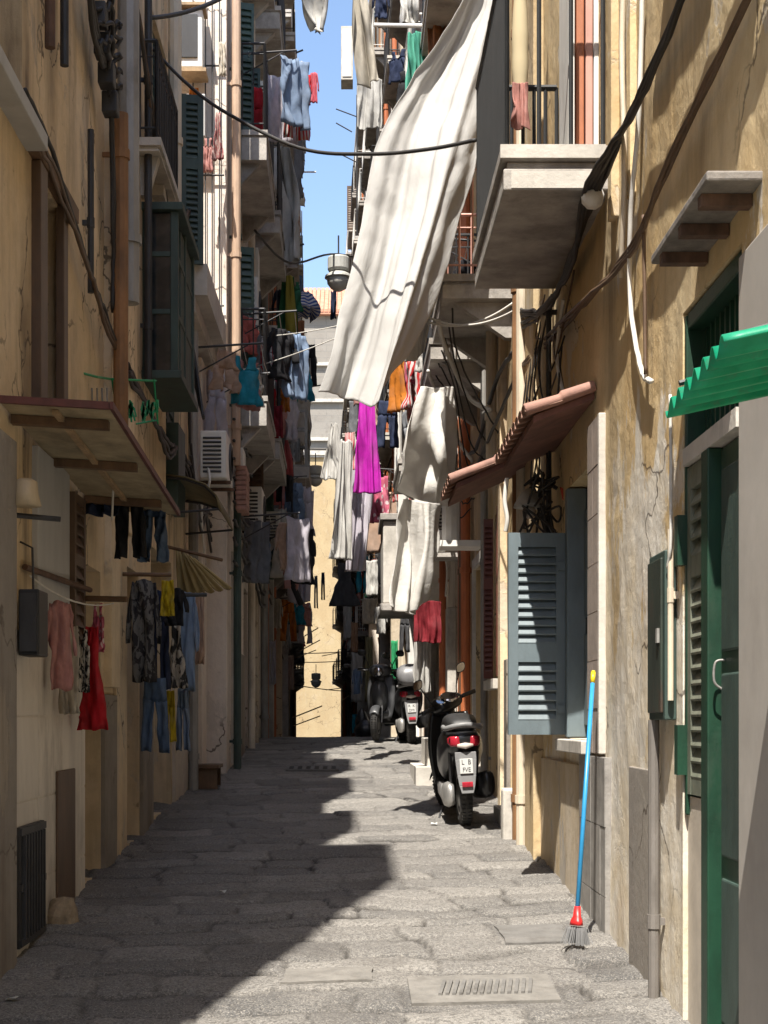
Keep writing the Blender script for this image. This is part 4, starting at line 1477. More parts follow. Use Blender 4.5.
E2 = Bld('old_stone_palace', 'old grey stone palace with a terracotta roof rising behind the cream house', -20, 140, 18, 140, 1, 39.5, old_stone(), res=1.0, depth=12, cornice=False)
E2.o = Vector((-20, 140, 0)); E2.t = Vector((1, 0, 0)); E2.n = Vector((0, -1, 0)); E2.L = 38; E2.zb = -2
E2.u = lambda x: x + 20
for x in (-16, -11, 3, 8, 13):
    for z in (24, 30):
        E2.opening(x, x + 1.4, z, z + 2.4, 'glass', BROWNP, surround=CONCL)
E2.wall(13)
mb = MB()
for z in (22.6, 27.6, 31.2, 34.6):
    E2.fbox(mb, 0, 38, 0, .35, z, z + .3)
mb.build('string_course', CONCL, E2.root)
mb = MB()
for k in range(95):
    x = -20.2 + k * .405
    mb.hexa([Vector((x, 139.3, 39.5)), Vector((x + .33, 139.3, 39.5)), Vector((x + .33, 146, 43.4)), Vector((x, 146, 43.4)),
             Vector((x, 139.3, 39.75)), Vector((x + .33, 139.3, 39.75)), Vector((x + .33, 146, 43.65)), Vector((x, 146, 43.65))])
mb.hexa([Vector((-20.3, 139.35, 39.3)), Vector((18.4, 139.35, 39.3)), Vector((18.4, 152, 39.3)), Vector((-20.3, 152, 39.3)),
         Vector((-20.3, 139.35, 39.55)), Vector((18.4, 139.35, 39.55)), Vector((18.4, 146, 43.42)), Vector((-20.3, 146, 43.42))])
mb.build('roof', pmat('terracotta_roof', (.46, .22, .14), .25, 2, .85, .3, 10, dirt=.2, streak=False), E2.root)
# ================================================================== SCOOTERS
BLACKP = pmat('black_gloss_paint', (0.012, 0.012, 0.013), .3, 6, .28, .04, 60, dirt=.12, dirtc=(.12, .11, .1))
SILVERP = pmat('silver_paint', (0.42, 0.42, 0.42), .12, 6, .35, .04, 60, metallic=.4, dirt=.25)
RUBBER = pmat('tyre_rubber', (0.022, 0.021, 0.02), .4, 12, .85, .5, 120, dirt=.5, dirtc=(.2, .19, .17))
SEATM = pmat('seat_vinyl', (0.018, 0.018, 0.018), .3, 10, .55, .2, 150)
ALU = pmat('aluminium_dull', (0.45, 0.44, 0.42), .2, 9, .42, .15, 60, metallic=.7, dirt=.4)
PLASTG = pmat('plastic_grey', (0.20, 0.20, 0.20), .12, 9, .5, .08, 60, dirt=.25)
PLATEW = pmat('plate_white', (0.52, 0.52, 0.50), .05, 9, .4, .0)
INK = pmat('ink_black', (0.02, 0.02, 0.02), .05, 9, .6, .0)
REDL = pmat('red_lens', (0.36, 0.02, 0.035), .3, 20, .15, .1, 90)
PALEL = pmat('pale_lens', (0.60, 0.52, 0.46), .12, 20, .2, .1, 90)
MIRR = pmat('mirror_face', (0.5, 0.5, 0.52), .05, 9, .08, .0, metallic=1.0)


def make_scooter(label, loc, yaw, lean, steer, body, plate, group, shield=False, cover=None, tailc=PALEL, wide=.92):
    R = thing('scooter', label, 'scooter', (0, 0, 0), group)
    X, Y, Z = Vector((1, 0, 0)), Vector((0, 1, 0)), Vector((0, 0, 1))
    sec = lambda y, z, hw, hh, e=2.6, x=0: ((x, y, z), hw, hh, e, X, Z)

    def wheel(y, r, w, f=None):
        tyre = [(r * .62, -w * .40), (r * .80, -w * .5), (r * .92, -w * .46), (r * .985, -w * .24), (r, 0), (r * .985, w * .24), (r * .92, w * .46), (r * .80, w * .5), (r * .62, w * .40)]
        mb = MB(); mb.lathe(tyre, (0, y, r), X, 28)
        for k in range(44):                       # tread blocks
            a = 2 * PI * k / 44
            for sx in (-1, 1):
                c = Vector((sx * w * .22, y + math.cos(a) * r * .99, r + math.sin(a) * r * .99))
                mb.box(c, (w * .26, .012, .02), Matrix.Rotation(a - PI / 2, 3, 'X'))
        if f: mb.v = [tuple(f(Vector(q))) for q in mb.v]
        o = mb.build('wheel', RUBBER, R, smooth=False)
        mb = MB(); mb.lathe([(.03, -w * .44), (r * .5, -w * .38), (r * .63, -w * .42), (r * .63, w * .42), (r * .5, w * .38), (.03, w * .44)], (0, y, r), X, 20)
        if f: mb.v = [tuple(f(Vector(q))) for q in mb.v]
        mb.build('rim', ALU, o)
        return o
    piv = Vector((0, 1.02, .80))
    axis = Vector((0, -.42, .91)).normalized()
    MR = Matrix.Rotation(steer, 3, axis)
    H = lambda p: piv + MR @ (p - piv)
    wheel(0, .245, .125)
    wheel(1.27, .235, .105, H)
    # tail and body shell
    mb = MB()
    mb.loft([sec(-.33, .70, .06, .03), sec(-.30, .695, .14, .06), sec(-.20, .68, .165, .10), sec(-.02, .64, .205, .15), sec(.2, .60, .215, .20), sec(.42, .55, .20, .21), sec(.56, .48, .15, .15), sec(.62, .40, .12, .08)], 26)
    mb.build('body_shell', body, R, smooth=True)
    mb = MB()
    mb.loft([sec(-.27, .80, .09, .03), sec(-.22, .815, .135, .05), sec(-.05, .84, .15, .065), sec(.14, .84, .155, .07), sec(.28, .80, .155, .06), sec(.50, .765, .14, .055), sec(.64, .72, .09, .04)], 22)
    mb.build('seat', SEATM, R, smooth=True)
    mb = MB()
    mb.tube(fit_loop([(-.13, .12, .79), (-.175, -.10, .80), (-.165, -.25, .79), (-.10, -.335, .805), (0, -.36, .815), (.10, -.335, .805), (.165, -.25, .79), (.175, -.10, .80), (.13, .12, .79)], 6), .021, 10)
    mb.build('grab_rail', PLASTG, R, smooth=True)
    # tail light: red wings round a pale centre
    for sx in (-1, 1):
        mb = MB()
        mb.loft([((sx * .035, -.318, .685), .004, .036, 3, Y, Z), ((sx * .08, -.315, .685), .03, .042, 3, Y, Z), ((sx * .13, -.28, .688), .03, .042, 3, Y, Z), ((sx * .158, -.24, .695), .012, .022, 3, Y, Z)], 14)
        tl = mb.build('tail_light', REDL, R, smooth=True)
    mb = MB(); mb.loft([((-.075, -.325, .652), .02, .012, 3, Y, Z), ((0, -.34, .648), .026, .026, 3, Y, Z), ((.075, -.325, .652), .02, .012, 3, Y, Z)], 12)
    mb.build('lens', tailc, tl, smooth=True)
    # plate carrier
    back = lambda z: -.325 - .10 * (.62 - z)
    mb = MB()
    for z0, z1, w0, w1 in ((.60, .545, .10, .10), (.545, .42, .10, .088), (.42, .335, .088, .074), (.335, .275, .074, .055)):
        mb.hexa([Vector((-w1, back(z1), z1)), Vector((w1, back(z1), z1)), Vector((w1, back(z1) + .022, z1)), Vector((-w1, back(z1) + .022, z1)),
                 Vector((-w0, back(z0), z0)), Vector((w0, back(z0), z0)), Vector((w0, back(z0) + .022, z0)), Vector((-w0, back(z0) + .022, z0))])
    mg = mb.build('mudguard', PLASTG, R, bevel=.004)
    mb = MB(); mb.loft([sec(-.30, .60, .06, .06), sec(-.2, .56, .07, .08), sec(0, .52, .075, .06), sec(.2, .5, .07, .04)], 14)
    mb.build('inner_fender', BLACKP, R, smooth=True)
    rot = Matrix.Rotation(-math.atan(.10), 3, 'X')
    mb = MB(); mb.box((0, back(.49) - .010, .49), (.122, .006, .118), rot)
    pl = mb.build('number_plate', PLATEW, mg, bevel=.002)
    Mr = Matrix.Translation((0, back(.49) - .0145, .49)) @ rot.to_4x4() @ Matrix.Rotation(PI / 2, 4, 'X')
    if plate:
        text_mesh('plate_text', plate[0], .056, INK, Mr @ Matrix.Translation((0, .030, 0)), pl)
        text_mesh('plate_text', plate[1], .05, INK, Mr @ Matrix.Translation((0, -.030, 0)), pl)
    mb = MB(); mb.loft([((-.05, back(.345) - .012, .345), .012, .022, 3, Y, Z), ((.05, back(.345) - .012, .345), .012, .022, 3, Y, Z)], 10)
    mb.build('reflector', REDL, mg)
    # engine, exhaust, stand
    mb = MB()
    mb.loft([((-.105, -.06, .26), .10, .085, 3, Y, Z), ((-.15, -.03, .26), .13, .105, 3, Y, Z), ((-.19, 0, .26), .12, .09, 3, Y, Z), ((-.205, .02, .26), .08, .05, 3, Y, Z)], 16)
    mb.loft([((-.16, .1, .27), .05, .07, 3, X, Z), ((-.16, .45, .29), .045, .06, 3, X, Z)], 12)
    mb.build('engine', ALU, R, smooth=True)
    mb = MB()
    mb.loft([((.155, .38, .24), .03, .03, 2, X, Z), ((.17, .28, .27), .06, .07, 2.3, X, Z), ((.19, -.05, .32), .078, .11, 2.6, X, Z), ((.20, -.26, .34), .072, .105, 2.6, X, Z), ((.20, -.30, .345), .04, .07, 2.4, X, Z)], 16)
    mb.build('exhaust', BLACKP, R, smooth=True)
    for sx in (-1, 1):
        mb = MB(); mb.tube([(sx * .115, -.01, .26), (sx * .13, -.16, .60)], .018, 8); mb.build('shock_absorber', IRON, R)
    mb = MB(); mb.tube(fit_loop([(-.10, .42, .22), (-.19, .40, .09), (-.235, .36, -.035)]), .011, 8); mb.box((-.245, .36, -.04), (.05, .04, .012))
    mb.build('side_stand', IRON, R)
    # floor board and leg shield
    mb = MB(); mb.loft([sec(.50, .30, .15, .07, 4), sec(.75, .28, .17, .045, 4), sec(1.0, .32, .16, .06, 4), sec(1.08, .40, .13, .07, 4)], 16)
    mb.build('floor_board', BLACKP, R, smooth=True)
    mb = MB()
    P = []
    for i in range(13):
        t = i / 12
        z = .30 + .62 * t
        w = .17 + .055 * math.sin(t * PI * .9)
        P.append([Vector((w * s, 1.02 + .06 * (1 - t) - .05 * s * s - .05 * t, z)) for s in np.linspace(-1, 1, 13)])
    mb.grid(P)
    mb.build('leg_shield', body, R, smooth=True, solid=.03)
    mb = MB(); mb.loft([sec(1.02, .62, .13, .25, 2.4), sec(1.12, .62, .14, .22, 2.4), sec(1.20, .60, .08, .12, 2.4)], 18)
    mb.build('front_cowl', body, R, smooth=True)
    # fork, fender, bars: they turn with the wheel
    mb = MB(); mb.tube([H(Vector((-.075, 1.26, .25))), H(Vector((-.06, 1.10, .66)))], .02, 8); mb.tube([H(Vector((.075, 1.26, .25))), H(Vector((.06, 1.10, .66)))], .02, 8)
    mb.build('fork', IRON, R)
    mb = MB()
    P = []
    for i in range(13):
        a = math.radians(35 + 95 * i / 12)
        P.append([H(Vector((.07 * s, 1.27 + math.cos(a) * .262, .235 + math.sin(a) * .262 - .03 * s * s))) for s in np.linspace(-1, 1, 7)])
    mb.grid(P)
    mb.build('front_fender', body, R, smooth=True, solid=.008)
    mb = MB()
    mb.loft([((H(Vector((0, .86, .985)))), .10, .03, 2.5, MR @ X, MR @ Z), (H(Vector((0, .90, .995))), .165, .06, 2.5, MR @ X, MR @ Z), (H(Vector((0, .98, 1.0))), .18, .085, 2.5, MR @ X, MR @ Z), (H(Vector((0, 1.08, .985))), .15, .08, 2.5, MR @ X, MR @ Z), (H(Vector((0, 1.14, .97))), .08, .045, 2.5, MR @ X, MR @ Z)], 20)
    mb.loft([(H(Vector((0, 1.00, .80))), .07, .07, 2.2, MR @ X, MR @ Y), (H(Vector((0, .99, .96))), .09, .08, 2.2, MR @ X, MR @ Y)], 14)
    hb = mb.build('handlebar_cowl', body, R, smooth=True)
    mb = MB()
    mb.lathe([(.0, .0), (.085, .0), (.09, .012), (.075, .02), (0, .02)], H(Vector((0, .90, 1.045))), MR @ Vector((0, -.45, .9)), 22)
    mb.lathe([(.0, .0), (.05, .0), (.05, .014), (0, .016)], H(Vector((-.10, .915, 1.035))), MR @ Vector((-.1, -.45, .9)), 16)
    mb.lathe([(.0, .0), (.05, .0), (.05, .014), (0, .016)], H(Vector((.10, .915, 1.035))), MR @ Vector((.1, -.45, .9)), 16)
    mb.build('dashboard', MIRR if not shield else PLASTG, hb)
    for sx in (-1, 1):
        mb = MB(); mb.tube([H(Vector((sx * .15, .97, 1.0))), H(Vector((sx * .24, .955, 1.005))), H(Vector((sx * .365, .915, 1.005)))], [.016, .019, .019], 10)
        g = mb.build('grip', SEATM, R, smooth=True)
        mb = MB(); mb.tube([H(Vector((sx * .19, 1.0, 1.0))), H(Vector((sx * .26, 1.02, .995))), H(Vector((sx * .37, .985, .99)))], .007, 6)
        mb.build('brake_lever', ALU, g, smooth=True)
        mb = MB(); mb.tube(fit_loop([H(Vector((sx * .17, .98, 1.03))), H(Vector((sx * .21, .99, 1.12))), H(Vector((sx * .27, .97, 1.21)))], 5), .007, 6)
        m_ = mb.build('mirror_stalk', IRON, R, smooth=True)
        mb = MB(); c = H(Vector((sx * .30, .965, 1.245)))
        mb.loft([(c + Vector((0, .03, 0)), .03, .025, 2.6, MR @ X, Z), (c + Vector((0, .015, 0)), .062, .042, 2.8, MR @ X, Z), (c, .066, .045, 2.8, MR @ X, Z)], 16)
        h_ = mb.build('mirror', SEATM, m_, smooth=True)
        mb = MB(); mb.loft([(c + Vector((0, -.001, 0)), .058, .038, 2.8, MR @ X, Z), (c + Vector((0, -.004, 0)), .057, .037, 2.8, MR @ X, Z)], 16)
        mb.build('mirror_glass', MIRR, h_)
    mb = MB(); mb.lathe([(0, 0), (.06, .0), (.075, .02), (.05, .05), (0, .06)], H(Vector((0, 1.13, .97))), MR @ Y, 16)
    mb.build('headlight', MIRR, R, smooth=True)
    if shield:
        mb = MB()
        mb.grid([[H(Vector((.19 * s * (1 - .35 * t * t), 1.12 - .05 * s * s - .10 * t, 1.0 + .30 * t))) for s in np.linspace(-1, 1, 9)] for t in np.linspace(0, 1, 8)])
        mb.build('windscreen', pmat('screen_perspex', (.5, .52, .53), .1, 6, .15, .03, dirt=.2), R, smooth=True, solid=.005)
    if cover:
        mb = MB(); mb.loft([sec(-.50, .90, .10, .05), sec(-.47, .92, .17, .12), sec(-.32, .95, .20, .15), sec(-.15, .94, .19, .13), sec(-.10, .90, .13, .07)], 20)
        mb.build('top_case', cover, R, smooth=True)
    R.rotation_euler = (0, lean, yaw)
    R.location = loc
    R.scale = (wide, .96, 1.0)
    return R


DGREYP2 = pmat('mid_grey_paint', (.16, .16, .165), .2, 6, .4, .05, 60, dirt=.3)
DGREYP = pmat('graphite_paint', (0.06, 0.062, 0.065), .2, 6, .35, .05, 60, dirt=.25, dirtc=(.2, .19, .17))
make_scooter('black scooter with red tail light parked nearest, beside the stone steps', (.93, 12.1, gz(12.1) - .005), math.radians(1.5), math.radians(-3), math.radians(36), BLACKP, ('L  B', 'FVE'), 'scooters parked on the right', wide=.84)
make_scooter('dark grey scooter facing down the street, farthest of the parked scooters', (.80, 22.35, gz(22.35)), math.radians(160), math.radians(3), math.radians(10), DGREYP, None, 'scooters parked on the right')
make_scooter('black scooter with a grey top case, middle of the three parked scooters', (.86, 20.9, gz(20.9)), math.radians(2), math.radians(-3), math.radians(-16), BLACKP, ('R  K', 'DMI'), 'scooters parked on the right', cover=DGREYP2)

# rubbish bags by the far wall
BAG = pmat('bag_black_plastic', (0.015, 0.015, 0.016), .4, 12, .32, .5, 25, .02)
for (x, y, r, h, lab) in ((.26, 24.4, .20, .30, 'large black rubbish bag slumped behind the grey scooter at the crest'), (.20, 24.75, .12, .50, 'small tied black rubbish bag standing up behind the larger bag')):
    mb = MB()
    rows = []
    for i in range(13):
        t = i / 12
        rr = r * (math.sin(PI * min(1, t * .85 + .14)) ** .7) * (1 if t < .85 else 1.4 - t * .6)
        rows.append([Vector((x + rr * math.cos(a) * (1 + .16 * noise.noise(Vector((a, t * 3, r * 30)))), y + rr * math.sin(a), gz(y) - .02 + h * t + .02 * noise.noise(Vector((a * 3, t * 5, 2))))) for a in [2 * PI * k / 20 for k in range(21)]])
    mb.grid(rows)
    tag(mb.build('rubbish_bag', BAG, smooth=True), lab, 'rubbish bag')

# ================================================================== RIGHT: AWNINGS, CANOPIES, BOXES, BROOM
def tile_awning(name, label, y0, y1, o0, o1, zi, zo, x_w=1.34):
    R = thing(name, label, 'awning', (x_w, (y0 + y1) / 2, zo))
    n = int((y1 - y0) / .165)
    mb = MB()
    w = (y1 - y0) / n
    for k in range(n):                                         # barrel tiles, round side up
        ya = y0 + w * k
        rows = []
        for oo, zz in ((o0, zi), ((o0 + o1) / 2, (zi + zo) / 2 + .008), ((o0 + o1) / 2, (zi + zo) / 2 - .006), (o1 + .03, zo)):
            rows.append([Vector((x_w - oo, ya + w * (.5 - .56 * math.cos(PI * j / 8)), zz + .05 * math.sin(PI * j / 8))) for j in range(9)])
        mb.grid(rows, uv=False)
    mb.build('tile_roof', RTILE, R, smooth=False, solid=.016)
    mb = MB()
    P = lambda o, y, z: Vector((x_w - o, y, z))
    mb.hexa([P(o0, y0 + .02, zi - .05), P(o1 - .02, y0 + .02, zo - .05), P(o1 - .02, y1 - .02, zo - .05), P(o0, y1 - .02, zi - .05),
             P(o0, y0 + .02, zi - .012), P(o1 - .02, y0 + .02, zo - .012), P(o1 - .02, y1 - .02, zo - .012), P(o0, y1 - .02, zi - .012)])
    mb.build('boarding', pmat('boarding_red', (.16, .07, .05), .3, 9, .85, .3, dirt=.4), R)
    mb = MB()
    mb.tube([P(o0, y0 + .01, zi + .02), P((o0 + o1) / 2, y0 + .01, (zi + zo) / 2 + .024), P((o0 + o1) / 2 + .01, y0 + .01, (zi + zo) / 2 + .012), P(o1 + .03, y0 + .01, zo + .016)], [.032, .036, .03, .036], 10)
    mb.build('edge_tile', BRICKR, R, bevel=.008)
    return R


tile_awning('tile_awning', 'terracotta tiled awning over the blue grey shuttered window', 8.2, 9.85, 0.0, .355, 3.39, 3.26)
tile_awning('tile_awning', 'shorter terracotta tiled awning just beyond the one over the shuttered window', 10.42, 11.35, 0.02, .62, 3.50, 3.24)

# green corrugated sheet overhead at the right edge
R = thing('corrugated_awning', 'bright green corrugated plastic awning at the right edge overhead', 'awning', (1.33, 3.9, 2.4))
mb = MB()
rows = []
for i in range(61):
    y = 3.55 + .66 * i / 60
    s = .022 * math.sin(2 * PI * i / 60 * 7.0)
    rows.append([Vector((x, y, 2.475 - .03 * (y - 3.55) / .66 + s + .10 * ((x - .885) / .455))) for x in np.linspace(.885, 1.335, 10)])
mb.grid(rows, uv=False)
GREENC = _nt('green_plastic_sheet')
_g = mixc(GREENC[1], ramp(GREENC[1], nz(GREENC[1], pos(GREENC[1]), 8, 6, .6), .35, .7), (.0, .30, .15), (.03, .42, .24))
_g = mixc(GREENC[1], ramp(GREENC[1], nz(GREENC[1], pos(GREENC[1]), 14, 8, .75), .54, .68, 0, .6), _g, (.10, .16, .11))
finish(GREENC[1], _g, .45, nz(GREENC[1], pos(GREENC[1]), 30, 5, .7), .2, .004, trans=.4)
mb.build('sheet', GREENC[0], R, smooth=True, solid=.004)
for y in (3.62, 4.1):
    mb = MB(); mb.tube([(1.335, y, 2.62), (.90, y, 2.50)], .008, 6); mb.build('bracket', IRON, R)

# concrete canopy slab over the green door
R = thing('door_canopy', 'grey concrete canopy slab with rusty beams over the green door', 'canopy', (1.34, 5.3, 3.28))
mb = MB()
mb.box((1.25, 5.31, 3.345), (.19, .90, .035))
mb.build('slab', pmat('concrete_grimy', (.20, .18, .16), .35, 6, .92, .5, 30, .01, dirt=.7, streak=False), R, bevel=.008)
for y in (5.0, 5.3, 5.62):
    mb = MB(); mb.box((1.25, y, 3.306), (.17, .05, .04)); mb.build('beam', RUST, R)

# meter cabinet
R = thing('meter_cabinet', 'dark green meter cabinet with rusty door between drainpipe and green shutter', 'cabinet', (1.31, 6.42, 1.58))
mb = MB(); mb.box((1.317, 6.32, 1.93), (.05, .32, .70)); mb.build('case', GGREY, R, bevel=.006)
mb = MB(); mb.box((1.286, 6.32, 1.93), (.012, .27, .64)); d_ = mb.build('door', pmat('green_rusted_paint', (.025, .035, .025), .4, 8, .6, .3, dirt=.9, dirtc=(.075, .035, .022)), R, bevel=.004)
mb = MB(); mb.box((1.275, 6.22, 1.93), (.012, .03, .06)); mb.build('handle', ZINC, d_)

# broom
R = thing('broom', 'broom with a blue pole and red head leaning on the grey tiles', 'broom', (1.10, 7.55, gz(7.55)))
b0 = Vector((1.13, 7.47, gz(7.47) + .15)); b1 = Vector((1.275, 7.86, 1.83))
dv = (b1 - b0).normalized()
mb = MB(); mb.cyl(b0, b1 - dv * .06, .0118); mb.build('pole', pmat('broom_blue', (.03, .25, .50), .2, 9, .35, .03), R, smooth=True)
mb = MB(); mb.cyl(b1 - dv * .06, b1, .0124); mb.lathe([(.0132, 0), (.009, .008), (0, .01)], b1, dv, 10); mb.build('pole_cap', pmat('broom_yellow', (.75, .55, .02), .08, 9, .4, .03), R, smooth=True)
mb = MB()
mb.loft([(b0 + dv * .05, .016, .016, 2, Vector((1, 0, 0)), Vector((0, 1, 0))), (b0 + dv * .0, .02, .02, 2, Vector((1, 0, 0)), Vector((0, 1, 0))), (b0 - dv * .02, .030, .02, 3, Vector((.7, -.7, 0)), Vector((.7, .7, 0))), (b0 - dv * .045, .036, .022, 3, Vector((.7, -.7, 0)), Vector((.7, .7, 0)))], 14)
mb.build('head', pmat('broom_red', (.55, .02, .02), .1, 9, .4, .03), R, smooth=True)
mb = MB()
for k in range(90):
    a, c = random.uniform(-1, 1), random.uniform(-1, 1)
    p0 = b0 - dv * .055 + Vector((.7, -.7, 0)) * .055 * a + Vector((.7, .7, 0)) * .026 * c
    p1 = p0 - dv * .085 + Vector((.7, -.7, 0)) * .028 * a + Vector((.7, .7, 0)) * .02 * c
    p1.z = max(p1.z, gz(p1.y) + .005)
    mb.tube([p0, p1], .0022, 4)
mb.build('bristles', pmat('bristle_grey', (.16, .16, .16), .3, 9, .8, 0), R)['kind'] = 'stuff'

# lamp and cable tangle below the tiled awning
R = thing('wall_lamp', 'old wall lamp in a tangle of cables below the terracotta awning', 'lamp', (1.28, 9.6, 2.9))
mb = MB(); mb.tube(fit_loop([(1.335, 9.7, 3.08), (1.22, 9.62, 3.12), (1.15, 9.6, 3.05)]), .014, 8); mb.build('arm', IRON, R, smooth=True)
mb = MB(); mb.lathe([(.02, .0), (.05, -.02), (.10, -.10), (.105, -.12), (.03, -.12)], (1.15, 9.6, 3.06), (0, 0, 1), 16); mb.build('lamp_shade', ZINC, R, smooth=True)
mb = MB(); mb.lathe([(.03, -.11), (.04, -.15), (.02, -.19)], (1.15, 9.6, 3.06), (0, 0, 1), 12); mb.build('bulb', PALEL, R, smooth=True)
mb = MB()
for k in range(7):
    c = Vector((1.2, 9.55, 2.95))
    mb.tube(fit_loop([c + Vector((random.uniform(-.12, .13), random.uniform(-.2, .2), random.uniform(-.2, .2))) for _ in range(5)], 6), .008, 5)
mb.build('cable_tangle', WIRE, R, smooth=True)
mb = MB(); mb.tube(fit_loop([(1.0, 9.55, 3.12), (.985, 9.55, 2.98), (1.0, 9.54, 2.86), (.99, 9.55, 2.78)]), .014, 8); mb.build('pale_cable', WIREW, R, smooth=True)
mb = MB()
mb.grid([[at(560 + 22 * u + 3 * math.sin(u * 9 + v), 487 + 12 * v + 5 * math.sin(u * 5), 9.4 + .05 * math.sin(7 * u)) for u in np.linspace(0, 1, 9)] for v in np.linspace(0, 1, 4)])
tag(mb.build('plastic_sign', pmat('red_plastic', (.45, .06, .03), .2, 9, .5, .1), smooth=True, solid=.006), 'crumpled red plastic scrap caught under the terracotta awning', 'scrap')

# stone block at the house corner
mb = MB(); mb.box((1.22, 11.32, gz(11.3) + .17), (.15, .16, .42))
tag(mb.build('stone_block', CONCL, bevel=.02), 'short pale stone guard block at the foot of the ochre house corner', 'stone block')

# rolled blind and pink cloth over the big balcony
mb = MB()
prof = []
for i in range(40):
    z = 5.45 + 2.2 * i / 39
    r = .040 + .012 * abs(math.sin((z - 5.45) * 5.2)) + .004 * noise.noise(Vector((z * 9, 0, 0)))
    prof.append((r, z))
mb.lathe(prof, (1.055, 9.3, 0), (0, 0, 1), 18)
tag(mb.build('rolled_blind', cloth_mat('cloth_cream', (.66, .55, .34), trans=.15), smooth=True), 'cream rolled up blind tied in bulges above the big balcony', 'blind')
hang('pink_cloth', 'pink cloth hanging by the cream blind on the big balcony railing', 'cloth', 513, 82, 528, 128, 9.2, cloth_mat('cloth_pink_red', (.52, .24, .20)), amp=.02, folds=2)

# ================================================================== BIG TARPS
TARP = cloth_mat('tarp_white', (.56, .55, .53), trans=.35, rough=.75, spec=.2, wrinkle=.28, even=True)
TARPB = cloth_mat('tarp_shade_lifted', (.74, .72, .68), trans=.35, rough=.75, spec=.2, wrinkle=.3, even=True)  # paler copy of the tarp, colour raised to offset the balcony's shade
def crow(lst):
    return [[at(*q) for q in r] for r in lst]
cloth('tarp', 'huge white plastic tarp blowing out over the street from the big balcony', 'tarp', crow([
    [(484, -30, 12.3), (492, -33, 12.45), (500, -33, 12.3), (508, -30, 12.5)],
    [(438, 45, 12.1), (460, 43, 12.35), (482, 44, 12.15), (508, 38, 12.4)],
    [(384, 128, 11.85), (420, 126, 12.0), (456, 131, 11.8), (490, 118, 12.1)],
    [(364, 215, 11.6), (398, 205, 11.8), (434, 212, 11.5), (466, 195, 11.9)],
    [(345, 305, 11.3), (376, 300, 11.5), (410, 292, 11.2), (440, 285, 11.6)],
    [(324, 391, 11.1), (348, 397, 11.3), (378, 402, 11.0), (410, 352, 11.4)]]), TARP, ru=70, rv=120, amp=.02, folds=3.3, crumple=.006, crease=.03, seed=3.3, ramp0=.6, solid=.003)
cloth('tarp', 'folded strip of white tarp hanging beside the huge tarp', 'tarp', crow([
    [(448, 190, 12.3), (456, 190, 12.4), (463, 188, 12.5)], [(425, 262, 12.6), (438, 258, 12.8), (447, 252, 12.8)],
    [(408, 325, 12.8), (420, 322, 13.0), (431, 318, 13.0)], [(404, 362, 12.9), (414, 360, 13.1), (424, 352, 13.1)]]), TARP, ru=24, rv=50, amp=.03, folds=2, crumple=.02, seed=8)
cloth('tarp', 'crumpled white plastic sheet hanging below the black cable loops', 'tarp', crow([
    [(424, 386, 14.4), (436, 388, 14.6), (446, 386, 14.4), (455, 388, 14.7)], [(412, 430, 14.2), (430, 432, 14.5), (446, 430, 14.3), (458, 428, 14.6)],
    [(404, 470, 14.3), (424, 474, 14.6), (440, 472, 14.4), (453, 468, 14.7)], [(400, 494, 14.5), (418, 500, 14.7), (436, 506, 14.6), (448, 502, 14.8)]]), TARPB, ru=50, rv=64, amp=.05, folds=1.8, crumple=.008, crease=.03, seed=5)
cloth('tarp', 'long narrow white plastic sheet hanging below the crumpled sheet', 'tarp', crow([
    [(402, 498, 14.4), (412, 500, 14.5), (424, 502, 14.4), (442, 504, 14.6)], [(397, 550, 14.4), (410, 552, 14.6), (424, 552, 14.4), (441, 548, 14.6)],
    [(393, 606, 14.3), (405, 613, 14.5), (416, 610, 14.4), (424, 592, 14.6)]]), TARPB, ru=44, rv=56, amp=.05, folds=2.4, crumple=.006, crease=.015, seed=6)

# ================================================================== LEFT: CANOPY AND NEAR THINGS
R = thing('wooden_canopy', 'weathered flat wooden canopy with a maroon edge over the left doorway', 'canopy', (-1.62, 8.3, 2.9))
cz = lambda x, y: 3.06 - .045 * (y - 7.0) - .06 * (x + 1.64)
OLIVEB = pmat('canopy_boards', (.33, .27, .17), .35, 5, .8, .35, 30, dirt=.45)
mb = MB()
def slab(mb, x0, x1, y0, y1, a, b, m=0):
    mb.hexa([Vector((x, y, cz(x, y) + a)) for x, y in ((x0, y0), (x1, y0), (x1, y1), (x0, y1))] + [Vector((x, y, cz(x, y) + b)) for x, y in ((x0, y0), (x1, y0), (x1, y1), (x0, y1))], m)
slab(mb, -1.63, -1.12, 7.0, 9.7, 0, .025)
mb.build('deck', OLIVEB, R)
mb = MB(); slab(mb, -1.118, -1.10, 6.97, 9.73, -.004, .03); slab(mb, -1.63, -1.121, 6.972, 6.996, -.004, .03); mb.build('edge_trim', MAROON, R)
for y in (7.2, 8.15, 9.2):
    mb = MB(); slab(mb, -1.63, -1.16, y, y + .05, -.045, -.003); mb.build('beam', WOOD, R)
mb = MB(); slab(mb, -1.40, -1.37, 7.05, 9.65, -.025, -.004); mb.build('batten', WOODL, R)

R = thing('wall_box', 'black metal box hung on the left wall near the pale pink blouse', 'box', (-1.57, 7.3, 1.88))
mb = MB(); mb.box((-1.545, 7.32, 2.05), (.10, .22, .32)); mb.build('case', pmat('box_black', (.012, .012, .013), .3, 8, .5, .1), R, bevel=.008)
mb = MB(); mb.box((-1.545, 7.203, 2.05), (.08, .012, .28)); mb.box((-1.52, 7.195, 2.06), (.012, .012, .03)); mb.build('lid', IRON, R)
mb = MB(); mb.tube([(-1.545, 7.32, 2.205), (-1.55, 7.32, 2.42), (-1.61, 7.32, 2.45)], .006, 6); mb.build('hook', IRON, R)

